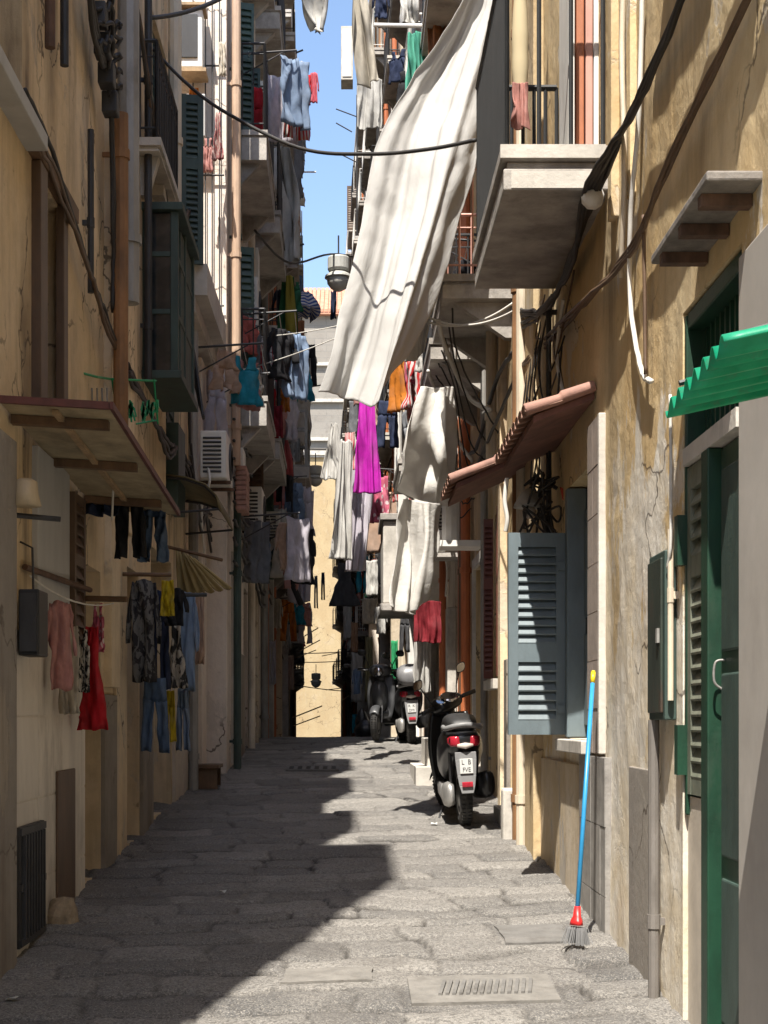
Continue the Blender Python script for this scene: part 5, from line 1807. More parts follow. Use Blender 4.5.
# pale bracket lamp at the left edge
R = thing('wall_light', 'old pale wall light on a bracket at the left edge', 'lamp', (-1.6, 7.1, 2.5))
mb = MB(); mb.lathe([(.03, .07), (.055, .055), (.06, .0), (.075, -.06), (.05, -.065)], (-1.545, 7.15, 2.66), (0, 0, 1), 14); mb.build('lamp_shade', pmat('shade_cream', (.5, .4, .26), .25, 8, .5, .1, dirt=.4), R, smooth=True)
mb = MB(); mb.tube([(-1.64, 7.15, 2.56), (-1.40, 7.25, 2.55)], .014, 6); mb.tube([(-1.62, 7.15, 2.56), (-1.545, 7.15, 2.72)], .012, 6); mb.build('bracket', IRON, R)

# drying rack with green pegs
R = thing('clothes_rack', 'wire clothes rack with green lines and green pegs above the wooden canopy', 'clothes rack', (-1.6, 10.0, 3.6))
PEGG = pmat('peg_green', (.015, .28, .11), .2, 9, .45, 0)
mb = MB()
mb.tube([at(78, 372, 9.2), at(97, 377, 9.4), at(110, 379, 9.9), at(156, 381, 10.3)], .008, 6)
for x0, x1 in ((112, 118), (154, 158)):
    mb.tube([at(x0, 379, 10.0), at(x1, 424, 10.1)], .006, 5)
mb.tube([at(136, 424, 10.1), at(158, 420, 10.2)], .006, 5)
mb.build('frame', PEGG, R)
mb = MB()
for x in range(82, 108, 5):
    mb.tube([at(x, 388, 9.5), at(x + .5, 408, 9.5)], .006, 5)
mb.tube([at(78, 402, 9.5), at(108, 409, 9.5)], .005, 5)
mb.build('wire_basket', ZINC, R)
for k in range(48):
    x = random.choice((random.uniform(119, 136), random.uniform(142, 158)))
    mb = MB()
    c = at(x, random.uniform(404, 421), 10.15)
    mb.box(c, (.012, .014, .06), Matrix.Rotation(random.uniform(-.4, .4), 3, 'Y'))
    mb.build('peg', PEGG, R)

# olive awning and straw valance further along
R = thing('canvas_awning', 'olive canvas awning below the air conditioner on the left', 'awning', (-1.6, 13.8, 3.5))
OLIVE = pmat('canvas_olive', (.17, .14, .07), .25, 6, .85, .2, dirt=.4)
mb = MB()
mb.grid([[Vector((x, y, z)) for y in np.linspace(13.2, 14.7, 8)] for x, z in ((-1.615, 3.74), (-1.45, 3.72), (-1.28, 3.66), (-1.18, 3.56), (-1.15, 3.44))], uv=False)
mb.build('canvas', OLIVE, R, smooth=True, solid=.012)
for y in (13.22, 14.68):
    mb = MB(); mb.tube([(-1.61, y, 3.40), (-1.15, y, 3.44), (-1.18, y, 3.54), (-1.28, y, 3.64), (-1.45, y, 3.70), (-1.61, y, 3.72)], .012, 6)
    mb.build('frame', IRON, R)
STRAW = pmat('straw_mat', (.36, .28, .13), .3, 14, .9, .5, 60, dirt=.3)
R = thing('straw_awning', 'frayed straw coloured awning with a scalloped edge on the left', 'awning', (-1.58, 12.9, 2.8))
mb = MB()
for i in range(6):                                        # overlapping drooping strips
    f = i / 5
    rows = []
    for t in np.linspace(0, 1, 9):
        w = at(176 + 44 * f * (.3 + .7 * t) + 2 * t, 549 + 7 * f + (46 - 16 * f) * t, 13.0 - .1 * i)
        rows.append([w + Vector((.085 * s * (.5 + .5 * t), .03 * math.sin(s * PI), -.02 * s - .02 * math.sin(s * PI) * t)) for s in np.linspace(0, 1, 5)])
    mb.grid(rows, uv=False)
mb.build('mat', STRAW, R, smooth=True, solid=.012)
mb = MB(); mb.tube([at(160, 545, 12.9), at(222, 560, 12.6)], .016, 6); mb.build('pole', WOOD, R)


def air_con(label, c, w=.28, d=.8, h=.5, side=-1):
    """Wall unit: front faces across the street, the slatted end towards the camera."""
    R = thing('air_conditioner', label, 'air conditioner', (c[0], c[1], c[2]), 'air conditioners on the house fronts')
    X0, Y0, Z0 = c
    mb = MB(); mb.box((X0, Y0, Z0 + h / 2), (w, d, h)); mb.build('case', ACW, R, bevel=.018)
    mb = MB()
    n = 9
    for k in range(n):
        z = Z0 + h * (.14 + .70 * k / (n - 1))
        mb.box((X0 - .01, Y0 - d / 2 - .004, z), (w * .68, .014, h * .035), Matrix.Rotation(-.5, 3, 'X'))
    mb.build('louvre', pmat('ac_slot_dark', (.035, .034, .032), .2, 8, .7, 0), R)
    fx_ = X0 - side * (w / 2)
    mb = MB(); mb.lathe([(0, 0), (h * .40, 0), (h * .40, .012), (h * .36, .012), (h * .36, .004), (0, .004)], (fx_, Y0 + .08, Z0 + h / 2), (-side, 0, 0), 24)
    for k in range(5):
        mb.lathe([(h * (.07 + .065 * k), .012), (h * (.07 + .065 * k) + .006, .012), (h * (.07 + .065 * k) + .006, .018), (h * (.07 + .065 * k), .018)], (fx_, Y0 + .08, Z0 + h / 2), (-side, 0, 0), 20)
    mb.build('fan_grille', IRON, R)
    for yy in (-.3, .3):
        mb = MB(); mb.box((X0 - side * -.03, Y0 + yy * d, Z0 - .02), (w + .12, .04, .03)); mb.build('bracket', RUST, R)
    mb = MB(); mb.tube(fit_loop([(X0 - .05, Y0 - d / 2, Z0 + .1), (X0 - .03, Y0 - d / 2 - .06, Z0 - .05), (X0 + side * .12, Y0 - d / 2 + .05, Z0 - .3), (X0 + side * .13, Y0, Z0 - .7)]), .014, 6); mb.build('hose', WIREW, R, smooth=True)
    return R


air_con('white air conditioner with dark slats above the olive canvas awning', (-1.37, 15.4, 4.0), .27, .78, .48)
air_con('white air conditioner with a trailing cable, lower on the cream house', (-1.25, 19.4, 4.0), .27, .8, .54)
R = thing('window_unit', 'white framed cooling unit with a dark square grille high on the cream flank', 'cooling unit', (-1.78, 16.3, 8.55))
mb = MB(); mb.box((-1.76, 16.32, 8.93), (.34, .3, .62)); mb.build('case', ACW, R, bevel=.012)
mb = MB(); mb.box((-1.76, 16.16, 8.95), (.23, .02, .46)); mb.build('grille', pmat('grille_dark', (.02, .02, .022), .3, 9, .6, .1), R)
mb = MB(); mb.box((-1.76, 16.28, 8.58), (.42, .3, .04)); mb.build('shelf', WOODL, R)
mb = MB(); mb.box((-1.76, 16.28, 9.28), (.40, .34, .03)); mb.build('hood', WOODL, R)
air_con('tall pale air conditioner hung on the cream house below the cable end', (-1.24, 18.9, 6.35), .2, .7, .72)
air_con('air conditioner between two balconies of the cream house, upper one', (-1.2, 19.9, 9.4), .28, .7, .52)
air_con('air conditioner under the far balcony of the cream house', (-1.2, 22.9, 4.2), .28, .7, .52)
air_con('air conditioner on the umber house near the crest', (-1.35, 25.2, 6.6), .28, .7, .52)
air_con('air conditioner low on the grey house above the scooters', (1.12, 19.6, 3.9), .28, .7, .52, 1)
air_con('air conditioner on the rose house past the crest', (1.0, 26.4, 3.6), .28, .7, .52, 1)
air_con('small air conditioner on the grey house high on the right', (.93, 22.0, 7.2), .28, .7, .5, 1)
R = thing('grey_cabinet', 'pale grey cabinet on the left flank under the orange cloth', 'cabinet', (-1.69, 16.3, 7.9))
mb = MB(); mb.box((-1.69, 16.35, 8.12), (.25, .28, .46)); mb.build('case', GREYBOX, R, bevel=.01)
mb = MB(); mb.box((-1.69, 16.205, 8.12), (.21, .012, .40)); mb.build('lid', GREYBOX, R, bevel=.004)
mb = MB()
for k in range(9):
    mb.box((-1.21, 16.9, 4.38 - .055 * k), (.12 + .01 * (k % 2), .5, .05))
tag(mb.build('ribbed_awning', BRICKR, bevel=.01), 'small pink ribbed awning box beside the white slatted air conditioner', 'awning')

# stool by the left wall
R = thing('wooden_step', 'low grey wooden step stool at the left wall in the shade', 'stool', (-1.4, 15.0, gz(15)))
mb = MB(); mb.box((-1.42, 15.0, gz(15) + .21), (.26, .5, .035)); mb.build('top', WOOD, R, bevel=.004)
for yy in (-.2, .2):
    mb = MB(); mb.box((-1.42, 15 + yy, gz(15) + .09), (.22, .03, .20)); mb.build('leg', WOOD, R)

# ================================================================== LAUNDRY
def C(n, c, **k): return cloth_mat('cloth_' + n, c, **k)
c_white = C('white', (.60, .585, .55)); c_cream = C('ivory', (.62, .56, .46)); c_pink = C('pink', (.55, .27, .24)); c_red = C('red', (.52, .01, .02), trans=.2)
c_mag = C('magenta', (.62, .02, .50), trans=.35); c_lilac = C('lilac', (.62, .58, .64)); c_black = C('black', (.015, .015, .018), trans=.03); c_navy = C('navy', (.02, .03, .07), trans=.08)
c_denim = C('denim', (.08, .13, .22), trans=.05); c_ldenim = C('light_denim', (.17, .23, .33), trans=.05); c_grey = C('grey', (.22, .23, .25)); c_dgrey = C('dark_grey', (.06, .06, .065), trans=.08)
c_yel = C('yellow', (.62, .48, .02)); c_orange = C('orange', (.60, .20, .02)); c_green = C('green', (.03, .16, .08)); c_teal = C('teal', (.0, .24, .18)); c_aqua = C('aqua', (.10, .42, .30), trans=.4)
c_blue = C('blue', (.05, .22, .42)); c_turq = C('turquoise', (.02, .30, .42)); c_maroon = C('maroon', (.20, .012, .02), trans=.15); c_brown = C('brown', (.36, .15, .06)); c_rosy = C('rosy', (.50, .10, .10))
c_camo = C('camo', (.15, .15, .15), c2=(.03, .03, .035), pattern='blotch', freq=7, trans=.05); c_floral = C('floral', (.62, .58, .52), c2=(.03, .03, .03), pattern='blotch', freq=6)
c_sky = C('sky_blue', (.26, .36, .52)); c_strp = C('blue_striped', (.72, .72, .72), c2=(.06, .12, .38), pattern='bands', freq=22); c_dots = C('pink_dotted', (.62, .14, .22), c2=(.7, .6, .6), pattern='dots', freq=7)
c_beige = C('beige', (.52, .47, .38), trans=.35); c_fgreen = C('flag_green', (.025, .12, .05), c2=(.35, .30, .06), pattern='stripes', freq=1.6); c_skin = C('tan', (.55, .38, .28)); c_rstr = C('red_striped', (.65, .6, .58), c2=(.5, .04, .04), pattern='stripes', freq=20)

LN = 'washing hung from the left wall'
pole('drying_pole', 'dark iron rod above the pale pink blouse on the left wall', 'drying rod', (-1.615, 7.45, 2.34), (-1.56, 9.0, 2.36), .016, RUST)
pole('drying_pole', 'short dark rod above the red dress', 'drying rod', (-1.64, 9.0, 2.31), (-1.33, 8.95, 2.30), .018, WOOD)
pole('drying_pole', 'rod carrying the grey blotched jacket and the yellow cloth', 'drying rod', (-1.63, 10.7, 2.62), (-1.28, 10.75, 2.62), .015, WOOD)
pole('drying_pole', 'rod carrying the black top and the pale blue shirt', 'drying rod', (-1.63, 11.3, 2.52), (-1.10, 11.5, 2.54), .016, IRON)
wire('washing_line', 'sagging white line with the pale pink blouse and the red dress', 'washing line', (-1.60, 7.5, 2.30), (-1.42, 9.0, 2.28), .06, .005, WIREW)
garment('blouse', 'pale pink blouse hanging at the left wall by the black box', 'blouse', 'shirt', 44, 600, 77, 690, 7.9, c_pink, LN, yaw=.5)
garment('top', 'ivory long top hanging between the pink blouse and red dress', 'top', 'towel', 60, 626, 79, 714, 8.15, c_cream, LN, yaw=.4)
garment('vest', 'white and black patterned vest half behind the red dress', 'vest', 'vest', 73, 628, 90, 692, 8.45, c_floral, LN, yaw=.3)
garment('dress', 'bright red dress on the washing line at the left wall', 'dress', 'dress', 78, 625, 107, 730, 8.6, c_red, LN, amp=.03)
garment('top', 'small pink top hanging just beyond the red dress', 'top', 'vest', 92, 603, 104, 652, 8.85, c_dots, LN)
garment('jacket', 'black and grey blotched jacket on a rod at the left wall', 'jacket', 'shirt', 126, 578, 161, 682, 10.65, c_camo, LN, amp=.03)
garment('trousers', 'navy trousers hanging behind the blotched jacket', 'trousers', 'trousers', 148, 588, 170, 690, 10.95, c_navy, LN)
garment('jeans', 'blue jeans hanging lowest, below the blotched jacket', 'jeans', 'trousers', 141, 676, 169, 752, 10.75, c_denim, LN)
garment('cloth', 'yellow cloth hung over the rod beside the blotched jacket', 'cloth', 'towel', 161, 580, 174, 616, 10.5, c_yel, LN)
garment('top', 'black short top behind the yellow cloth', 'top', 'shirt', 161, 588, 188, 626, 10.85, c_black, LN)
garment('skirt', 'white skirt with a black flowered hem under the black top', 'skirt', 'dress', 165, 616, 188, 688, 11.2, C('flower_hem', (.62, .57, .5), c2=(.05, .05, .05), pattern='blotch', freq=4), LN)
garment('shirt', 'pale blue long shirt at the end of the rod', 'shirt', 'shirt', 176, 590, 199, 690, 11.6, c_sky, LN)
garment('trousers', 'narrow yellow trousers hanging below the flowered skirt', 'trousers', 'trousers', 163, 690, 176, 742, 11.3, c_yel, LN)
garment('trousers', 'grey blue trousers in the shade below the pale blue shirt', 'trousers', 'trousers', 176, 688, 190, 750, 11.7, c_ldenim, LN)
garment('towel', 'pale rose towel beyond the pale blue shirt', 'towel', 'towel', 195, 592, 204, 664, 12.1, c_skin, LN)
garment('trousers', 'black trousers hanging from the front of the wooden canopy', 'trousers', 'trousers', 114, 482, 146, 558, 9.35, c_black, LN, amp=.04)
garment('jeans', 'blue jeans hanging from the far corner of the wooden canopy', 'jeans', 'trousers', 139, 494, 168, 562, 9.6, c_denim, LN, amp=.04)
garment('cloth', 'dark navy cloth bundled under the wooden canopy', 'cloth', 'towel', 84, 480, 120, 516, 9.3, c_navy, LN, amp=.05)
wire('string', 'white plastic strings tied under the wooden canopy', 'string', at(115, 452, 8.9), at(112, 520, 9.0), -.02, .007, WIREW)

MID = 'washing hung out over the street'
hang('towel', 'magenta towel hanging in the middle of the street below the huge tarp', 'towel', 360, 398, 374, 493, 16.0, c_mag, MID, flare=7, amp=.03, folds=2.2)
hang('sheet', 'white and lilac sheet hanging left of the magenta towel', 'bed sheet', 341, 440, 352, 560, 17.0, c_white, MID, flare=5, skew=-5, amp=.05, folds=3)
hang('sheet', 'lilac sheet hanging right below the magenta towel', 'bed sheet', 352, 455, 376, 572, 17.6, c_lilac, MID, flare=-2, skew=-9, amp=.06, folds=3)
hang('shirt', 'red and white clothes between the lilac sheets', 'clothes', 345, 432, 355, 470, 17.3, c_rstr, MID, amp=.02)
hang('towel', 'white cone shaped towel pinned at one corner left of the sheets', 'towel', 331, 424, 337, 480, 18.0, c_white, MID, flare=11, amp=.03, folds=2)
garment('trousers', 'dark jeans hanging right of the magenta towel', 'jeans', 'trousers', 376, 400, 399, 448, 19.0, c_navy, MID)
garment('skirt', 'dark grey skirt hanging below the lilac sheet', 'skirt', 'dress', 329, 562, 360, 606, 26.0, c_dgrey, MID)
hang('valance', 'dark red valance above the long white curtain on the right', 'valance', 414, 602, 441, 642, 17.4, c_maroon, MID, amp=.03)
hang('curtain', 'long white curtain hanging by the middle scooter', 'curtain', 414, 622, 431, 692, 17.6, c_white, MID, amp=.04, folds=3)
garment('dress', 'red striped clothes behind the railing on the right', 'clothes', 'towel', 407, 362, 417, 420, 18.6, c_rstr, MID)
garment('shirt', 'white shirt hanging beside the red striped clothes', 'shirt', 'shirt', 413, 345, 428, 372, 17.5, c_white, MID)
hang('tarp', 'grey beige tarp corner hanging from the top of the street', 'tarp', 352, -10, 366, 84, 18.5, c_beige, MID, flare=4, skew=8, amp=.10, folds=1.2)
hang('towel', 'pair of white towels hanging under the grey beige tarp', 'towel', 357, 78, 382, 128, 24.0, c_white, MID, amp=.05, folds=3)
cloth('sheet', 'white sheet corner hanging at the top of the sky gap', 'bed sheet', crow([[(299, -12, 21.5), (312, -12, 21.7), (329, -12, 21.5)], [(303, 10, 21.6), (314, 14, 21.8), (327, 12, 21.6)], [(313, 27, 21.6), (318, 33, 21.7), (323, 30, 21.6)]]), c_white, MID, ru=16, rv=16, amp=.05)
hang('cloth', 'bright green cloth hanging at the top beside the huge tarp', 'cloth', 408, 32, 424, 96, 16.2, c_aqua, MID, flare=3, amp=.06, folds=2.5)
hang('cloth', 'white cloth bundle hanging above the bright green cloth', 'cloth', 400, -8, 418, 24, 16.6, c_white, MID, amp=.06, folds=2)
garment('shirt', 'dark shirt hanging at the very top right of the sky', 'shirt', 'shirt', 372, -10, 390, 18, 20.0, c_navy, MID)
hang('blanket', 'brown blanket hanging behind the top of the huge tarp', 'blanket', 428, -20, 462, 80, 15.5, c_brown, MID, amp=.05)
pole('drying_pole', 'white pole high above the bright green cloth', 'drying rod', at(374, 25, 16.4), at(428, 26, 16.4), .022, WHITEP)

LM = 'washing on the left balconies'
hang('flag', 'dark green cloth with a yellow stripe hanging high in the middle', 'cloth', 283, 276, 294, 346, 22.5, c_fgreen, LM, flare=5, amp=.05, folds=2)
cloth('cloth', 'blue and white striped cloth billowing beside the green cloth', 'cloth', crow([[(296, 293, 29), (305, 291, 29.3), (313, 295, 29)], [(297, 306, 28.6), (308, 305, 28.5), (319, 309, 29)], [(297, 320, 29), (307, 322, 29.3), (316, 318, 29)]]), c_strp, LM, ru=16, rv=16, amp=.08, folds=1)
garment('towel', 'orange brown towel hanging beyond the green cloth', 'towel', 'towel', 290, 320, 305, 378, 26, c_brown, LM)
garment('trousers', 'black leggings hanging beyond the orange brown towel', 'trousers', 'trousers', 303, 344, 317, 386, 28, c_black, LM)
garment('vest', 'black vest hanging at the left end of the balcony line', 'vest', 'vest', 249, 352, 262, 396, 19.6, c_black, LM)
garment('shirt', 'white shirt hanging next to the black vest', 'shirt', 'shirt', 258, 354, 275, 410, 20.0, c_white, LM)
garment('top', 'pink dotted top hanging next to the white shirt', 'top', 'shirt', 267, 356, 281, 382, 20.3, c_dots, LM)
garment('shirt', 'slate grey shirt hanging next to the pink dotted top', 'shirt', 'shirt', 276, 350, 293, 388, 20.6, c_grey, LM)
garment('shorts', 'orange shorts hanging below the slate grey shirt', 'shorts', 'shorts', 278, 388, 290, 412, 21, c_orange, LM)
garment('top', 'teal green top hanging right of the orange shorts', 'top', 'shirt', 285, 384, 298, 414, 24, c_teal, LM)
garment('cloth', 'dark red cloth hanging below the orange shorts', 'cloth', 'towel', 270, 405, 283, 438, 20.2, c_maroon, LM)
garment('cloth', 'sky blue cloth hanging below the black vest', 'cloth', 'towel', 249, 405, 259, 426, 19.6, c_blue, LM)
hang('towel', 'long faded red towel hanging under the dark red cloth', 'towel', 279, 418, 285, 476, 22.5, c_rosy, LM, skew=6, flare=2, amp=.04)
garment('trousers', 'black trousers hanging below the faded red towel', 'trousers', 'trousers', 276, 458, 292, 502, 22.8, c_black, LM)
garment('towel', 'light grey towel hanging low on the left balconies', 'towel', 'towel', 274, 508, 287, 566, 22.8, c_white, LM)
hang('sheet', 'big grey white sheet slanting down over the dark strut on the left', 'bed sheet', 291, 492, 314, 602, 27, c_lilac, LM, skew=-4, amp=.06, folds=2)
garment('top', 'black top hanging in front of the big grey white sheet', 'top', 'vest', 284, 538, 297, 568, 24, c_black, LM)
garment('shirt', 'red shirt hanging against the blue sky', 'shirt', 'shirt', 303, 74, 312, 106, 33, c_red, LM)
garment('shirt', 'coral pink shirt hanging against the blue sky', 'shirt', 'shirt', 309, 72, 319, 103, 34, C('coral', (.62, .12, .16)), LM)
hang('towel', 'white towel hanging left of the red shirt against the sky', 'towel', 297, 62, 303, 108, 33.5, c_white, LM, amp=.03)
cloth('sheet', 'torn white sheet draped down the upper left balconies', 'bed sheet', crow([[(271, 150, 21.5), (280, 146, 21.7), (290, 148, 21.5)], [(276, 180, 21.4), (285, 182, 21.8), (294, 180, 21.5)], [(284, 215, 21.6), (290, 214, 21.8), (297, 215, 21.6)], [(282, 262, 21.6), (291, 265, 21.8), (299, 258, 21.6)]]), c_white, LM, ru=20, rv=36, amp=.06, folds=2)
garment('towel', 'turquoise towel hanging on the upper left balcony', 'towel', 'towel', 250, 124, 270, 178, 19.6, c_turq, LM)
garment('cloth', 'small orange cloth hanging under the grey cabinet', 'cloth', 'towel', 189, 88, 199, 112, 15.2, c_orange, LM)
garment('dress', 'rose patterned dress hanging on the drying frame', 'dress', 'dress', 212, 112, 224, 160, 16.2, C('rose_pattern', (.5, .38, .34), c2=(.35, .12, .12), pattern='blotch', freq=9), LM)
garment('top', 'dusty pink top hanging low on the drying frame', 'top', 'vest', 203, 138, 213, 172, 16.1, c_pink, LM)
garment('towel', 'knotted ivory towel hanging high on the drying frame', 'towel', 'towel', 219, 42, 226, 76, 16.2, c_cream, LM)
for k, (x, y0, y1, m_, t_) in enumerate(((316, 575, 608, c_grey, 'pale grey trousers'), (323, 572, 600, c_navy, 'navy trousers'))):
    garment('trousers', t_ + ' hanging in the row against the bright cream house', 'trousers', 'trousers', x - 2, y0, x + 2, y1, 48, m_, LM)

# iron drying racks with washing, jutting from the fronts
def rack(label, B, y, z, out=.75, ln=1.3):
    R = thing('drying_rack', label, 'drying rack', B.p(B.u(y + ln / 2), .05, z))
    for yy in (y, y + ln):
        mb = MB()
        mb.tube([B.p(B.u(yy), 0, z), B.p(B.u(yy), out, z + .05)], .012, 6)
        mb.tube([B.p(B.u(yy), 0, z - .3), B.p(B.u(yy), out * .8, z + .03)], .008, 5)
        mb.build('arm', IRON, R)
    mb = MB()
    for k in range(4):
        o = out * (.25 + .24 * k)
        mb.tube([B.p(B.u(y), o, z + .03), B.p(B.u(y + ln * .5), o, z - .01), B.p(B.u(y + ln), o, z + .03)], .004, 4)
    mb.build('line', WIREW, R)


rq = random.Random(5)
PAL = [('white', c_white), ('ivory', c_cream), ('pale pink', c_pink), ('red', c_red), ('grey', c_grey), ('pale blue', c_sky), ('turquoise', c_turq), ('tan', c_skin), ('denim', c_ldenim), ('coral', C('coral2', (.58, .16, .14))), ('striped', c_rstr), ('black', c_black), ('orange', c_orange), ('lilac', c_lilac), ('white dotted', c_dots)]
for (Bq, y, z, nm) in ((L3, 17.3, 6.25, 'low rack of the cream house'), (L3, 20.3, 6.4, 'rack by the far end of the cream house'), (L3, 17.4, 9.3, 'upper rack of the cream house'), (L3, 18.6, 4.1, 'lowest rack of the cream house'), (L3, 21.2, 4.3, 'lowest far rack of the cream house'),
                       (L4, 25, 5.6, 'rack of the umber house'), (L4, 28.5, 8.9, 'high rack of the umber house'), (L4, 30, 4.0, 'low rack of the umber house'), (L2B, 15.0, 5.3, 'rack on the low house'),
                       (R2, 14.8, 6.3, 'rack of the straw yellow house'), (R3, 18.0, 6.2, 'rack of the grey house'), (R3, 20.4, 9.7, 'high rack of the grey house'), (R4, 25.5, 5.8, 'rack of the rose house'), (R4, 29, 9.1, 'high rack of the rose house'), (R5, 35, 5.4, 'rack of the sand coloured house')):
    rack(f'iron {nm} with washing on its lines', Bq, y, z)
    for k, (cn, cm) in enumerate(rq.sample(PAL, 5)):
        kn, kk, w, h = rq.choice([('shirt', 'shirt', .5, .62), ('towel', 'towel', .4, .8), ('trousers', 'trousers', .36, .85), ('vest', 'vest', .36, .5), ('shorts', 'shorts', .36, .42)])
        qv = Bq.p(Bq.u(y + .12 + .24 * k), rq.choice((.19, .37, .55, .72)), z + .01)
        px, py, d = CX + qv.x * F / qv.y, HY - (qv.z - EYE) * F / qv.y, qv.y
        sg = 1 if Bq.n.x > 0 else -1
        garment(kn, f'{cn} {kn} pegged on the {nm}', kn, kk, px - w / 2 * F / d, py, px + w / 2 * F / d, py + h * F / d, d, cm, 'washing on the iron drying racks', yaw=rq.uniform(.4, 1.1) * sg, amp=.03)

RM = 'washing low on the far right houses'
for (kn, kk, x0, y0, x1, y1, d, mm, lab) in (
        ('sheet', 'towel', 351, 652, 363, 702, 38, c_white, 'white sheet hanging low beyond the black rubbish bags'),
        ('cloth', 'towel', 365, 636, 373, 702, 27, C('olive', (.22, .20, .11)), 'long olive cloth hanging left of the grey scooter'),
        ('cloth', 'towel', 391, 640, 398, 690, 23.6, C('bright_green', (.03, .36, .14)), 'narrow bright green cloth hanging above the parked scooters'),
        ('cloth', 'towel', 351, 622, 358, 652, 36, C('peach', (.58, .34, .2)), 'peach cloth hanging against the edge of the bright cream house'),
        ('cloth', 'towel', 352, 714, 357, 733, 34, c_turq, 'turquoise cloth low beside the black rubbish bags'),
        ('sheet', 'towel', 362, 598, 378, 624, 30, c_cream, 'ivory sheet hung under the beige box balcony'),  # pale washing from here on is added to lighten the dark middle
        ('sheet', 'towel', 343, 592, 352, 640, 44, c_white, 'white sheet hanging far down the right row'),
        ('shirt', 'shirt', 374, 606, 388, 634, 25, c_white, 'white shirt hung right of the ivory sheet'),
        ('sheet', 'towel', 283, 604, 291, 648, 32, c_white, 'white sheet hung low under the dark strut on the left'),
        ('shirt', 'shirt', 272, 598, 283, 628, 26, c_cream, 'ivory shirt hung low on the left past the crest'),
        ('towel', 'towel', 288, 655, 294, 690, 38, c_skin, 'tan towel hung low on the left beyond the ivory shirt'),
        ('sheet', 'towel', 268, 640, 276, 684, 25.5, c_lilac, 'lilac cloth hung low on the left just past the crest'),
        ('shirt', 'shirt', 352, 668, 362, 694, 33, c_sky, 'pale blue shirt hung low far down the right row'),
        ('sheet', 'towel', 366, 560, 378, 596, 29, c_white, 'white sheet hung between the lilac sheet and the box balcony'),
        ('trousers', 'trousers', 399, 612, 410, 652, 23.8, c_dgrey, 'dark grey trousers hung behind the middle scooter')):
    garment(kn, lab, {'sheet': 'bed sheet'}.get(kn, kn), kk, x0, y0, x1, y1, d, mm, RM)

# washing on the balconies of the far rows
rnd = random.Random(77)
cols = [('white', c_white), ('white', c_white), ('ivory', c_cream), ('tan', c_skin), ('pale pink', c_pink), ('black', c_black), ('navy', c_navy), ('red', c_red), ('grey', c_grey), ('blue', c_sky), ('ivory', c_cream), ('green', c_green), ('denim', c_denim)]
kinds = [('shirt', 'shirt', .5, .6), ('towel', 'towel', .45, .75), ('trousers', 'trousers', .36, .8), ('top', 'vest', .4, .5), ('sheet', 'towel', .9, 1.1), ('vest', 'vest', .4, .5)]
for Bd, nm, floors, n in ((L4, 'the umber house', (4.7, 7.9, 11.1), 11), (L5, 'the grey pink house', (4.5, 7.8, 11.1, 14.4), 12), (L6, 'the ash grey house', (4.2, 7.5, 10.8, 14.1), 9),
                          (R3, 'the grey house behind the scooters', (5.2, 8.8), 8), (R4, 'the rose house', (4.8, 8.2, 11.6), 11), (R5, 'the sand coloured house', (4.6, 8.0, 11.4, 14.8), 10), (R6, 'the brick patched house', (4.4, 7.8, 11.2, 14.6), 7)):
    used = set()
    for k in range(n):
        for _ in range(50):
            cn, cm = rnd.choice(cols); kn, kk, w, h = rnd.choice(kinds)
            if (cn, kn) not in used:
                break
        used.add((cn, kn))
        u = rnd.uniform(.08, .92) * Bd.L
        z = rnd.choice(floors) + rnd.uniform(.75, 1.0)
        q = Bd.p(u, rnd.uniform(.3, .62), z)
        px, py, d = CX + q.x * F / q.y, HY - (q.z - EYE) * F / q.y, q.y
        garment(kn, f'{cn} {kn} drying on a balcony of {nm}', {'sheet': 'bed sheet'}.get(kn, kn), kk, px - w / 2 * F / d, py, px + w / 2 * F / d, py + h * F / d, d, cm, 'washing on the far balconies', yaw=rnd.uniform(.5, 1.2) * (1 if Bd.n.x > 0 else -1))

# ================================================================== OVERHEAD: CABLES, LAMPS, AERIALS
q = [at(150, 46, 12.4), at(185, 82, 12.2), at(225, 112, 11.9), at(300, 148, 11.3), at(370, 154, 10.9), at(430, 149, 10.6), at(476, 140, 10.35)]
mb = MB(); mb.tube(fit_loop(q, 8), .014, 7)
tag(mb.build('street_cable', WIRE, smooth=True), 'thick black cable sagging across the street to the big balcony', 'cable')
wire('street_cable', 'black cable crossing the top left corner', 'cable', at(148, 18, 11.8), at(232, -8, 14), .05, .02, WIRE)
wire('street_cable', 'thin wire crossing below the hanging lamp to the right balconies', 'cable', (-1.4, 18.5, 6.3), (.76, 15.8, 6.0), .10, .006, WIREW)
wire('street_cable', 'thin wire stretched lower across the street behind the huge tarp', 'cable', (-1.4, 18.0, 5.75), (.76, 16.2, 6.15), .08, .006, WIREW)
wire('street_cable', 'pale cable looping from the right balcony to the wall', 'cable', at(426, 316, 13.0), Vector((1.33, 11.3, 4.72)), .12, .010, WIREW)
wire('street_cable', 'second pale cable looping beside the first on the right', 'cable', at(428, 322, 12.9), Vector((1.35, 12.25, 5.0)), .10, .010, WIREW)
wire('street_cable', 'cable between the houses carrying the small dark lamp', 'cable', (-2.2, 60, 3.9), (.25, 60, 4.0), .05, .02, WIRE)
wire('street_cable', 'second cable below the small dark lamp', 'cable', (-2.2, 58, 2.95), (.25, 62, 2.75), .05, .02, WIRE)
wire('street_cable', 'cable carrying the lower round lamp', 'cable', (-2.0, 42, 9.2), (.7, 42, 9.2), .04, .018, WIRE)
wire('street_cable', 'thin wires crossing the street in front of the stone palace', 'cable', (-1.9, 40, 10.4), (.85, 40, 10.9), .1, .02, WIRE)


LAMPG = pmat('lamp_grey', (.42, .42, .39), .12, 9, .45, .05, dirt=.3)


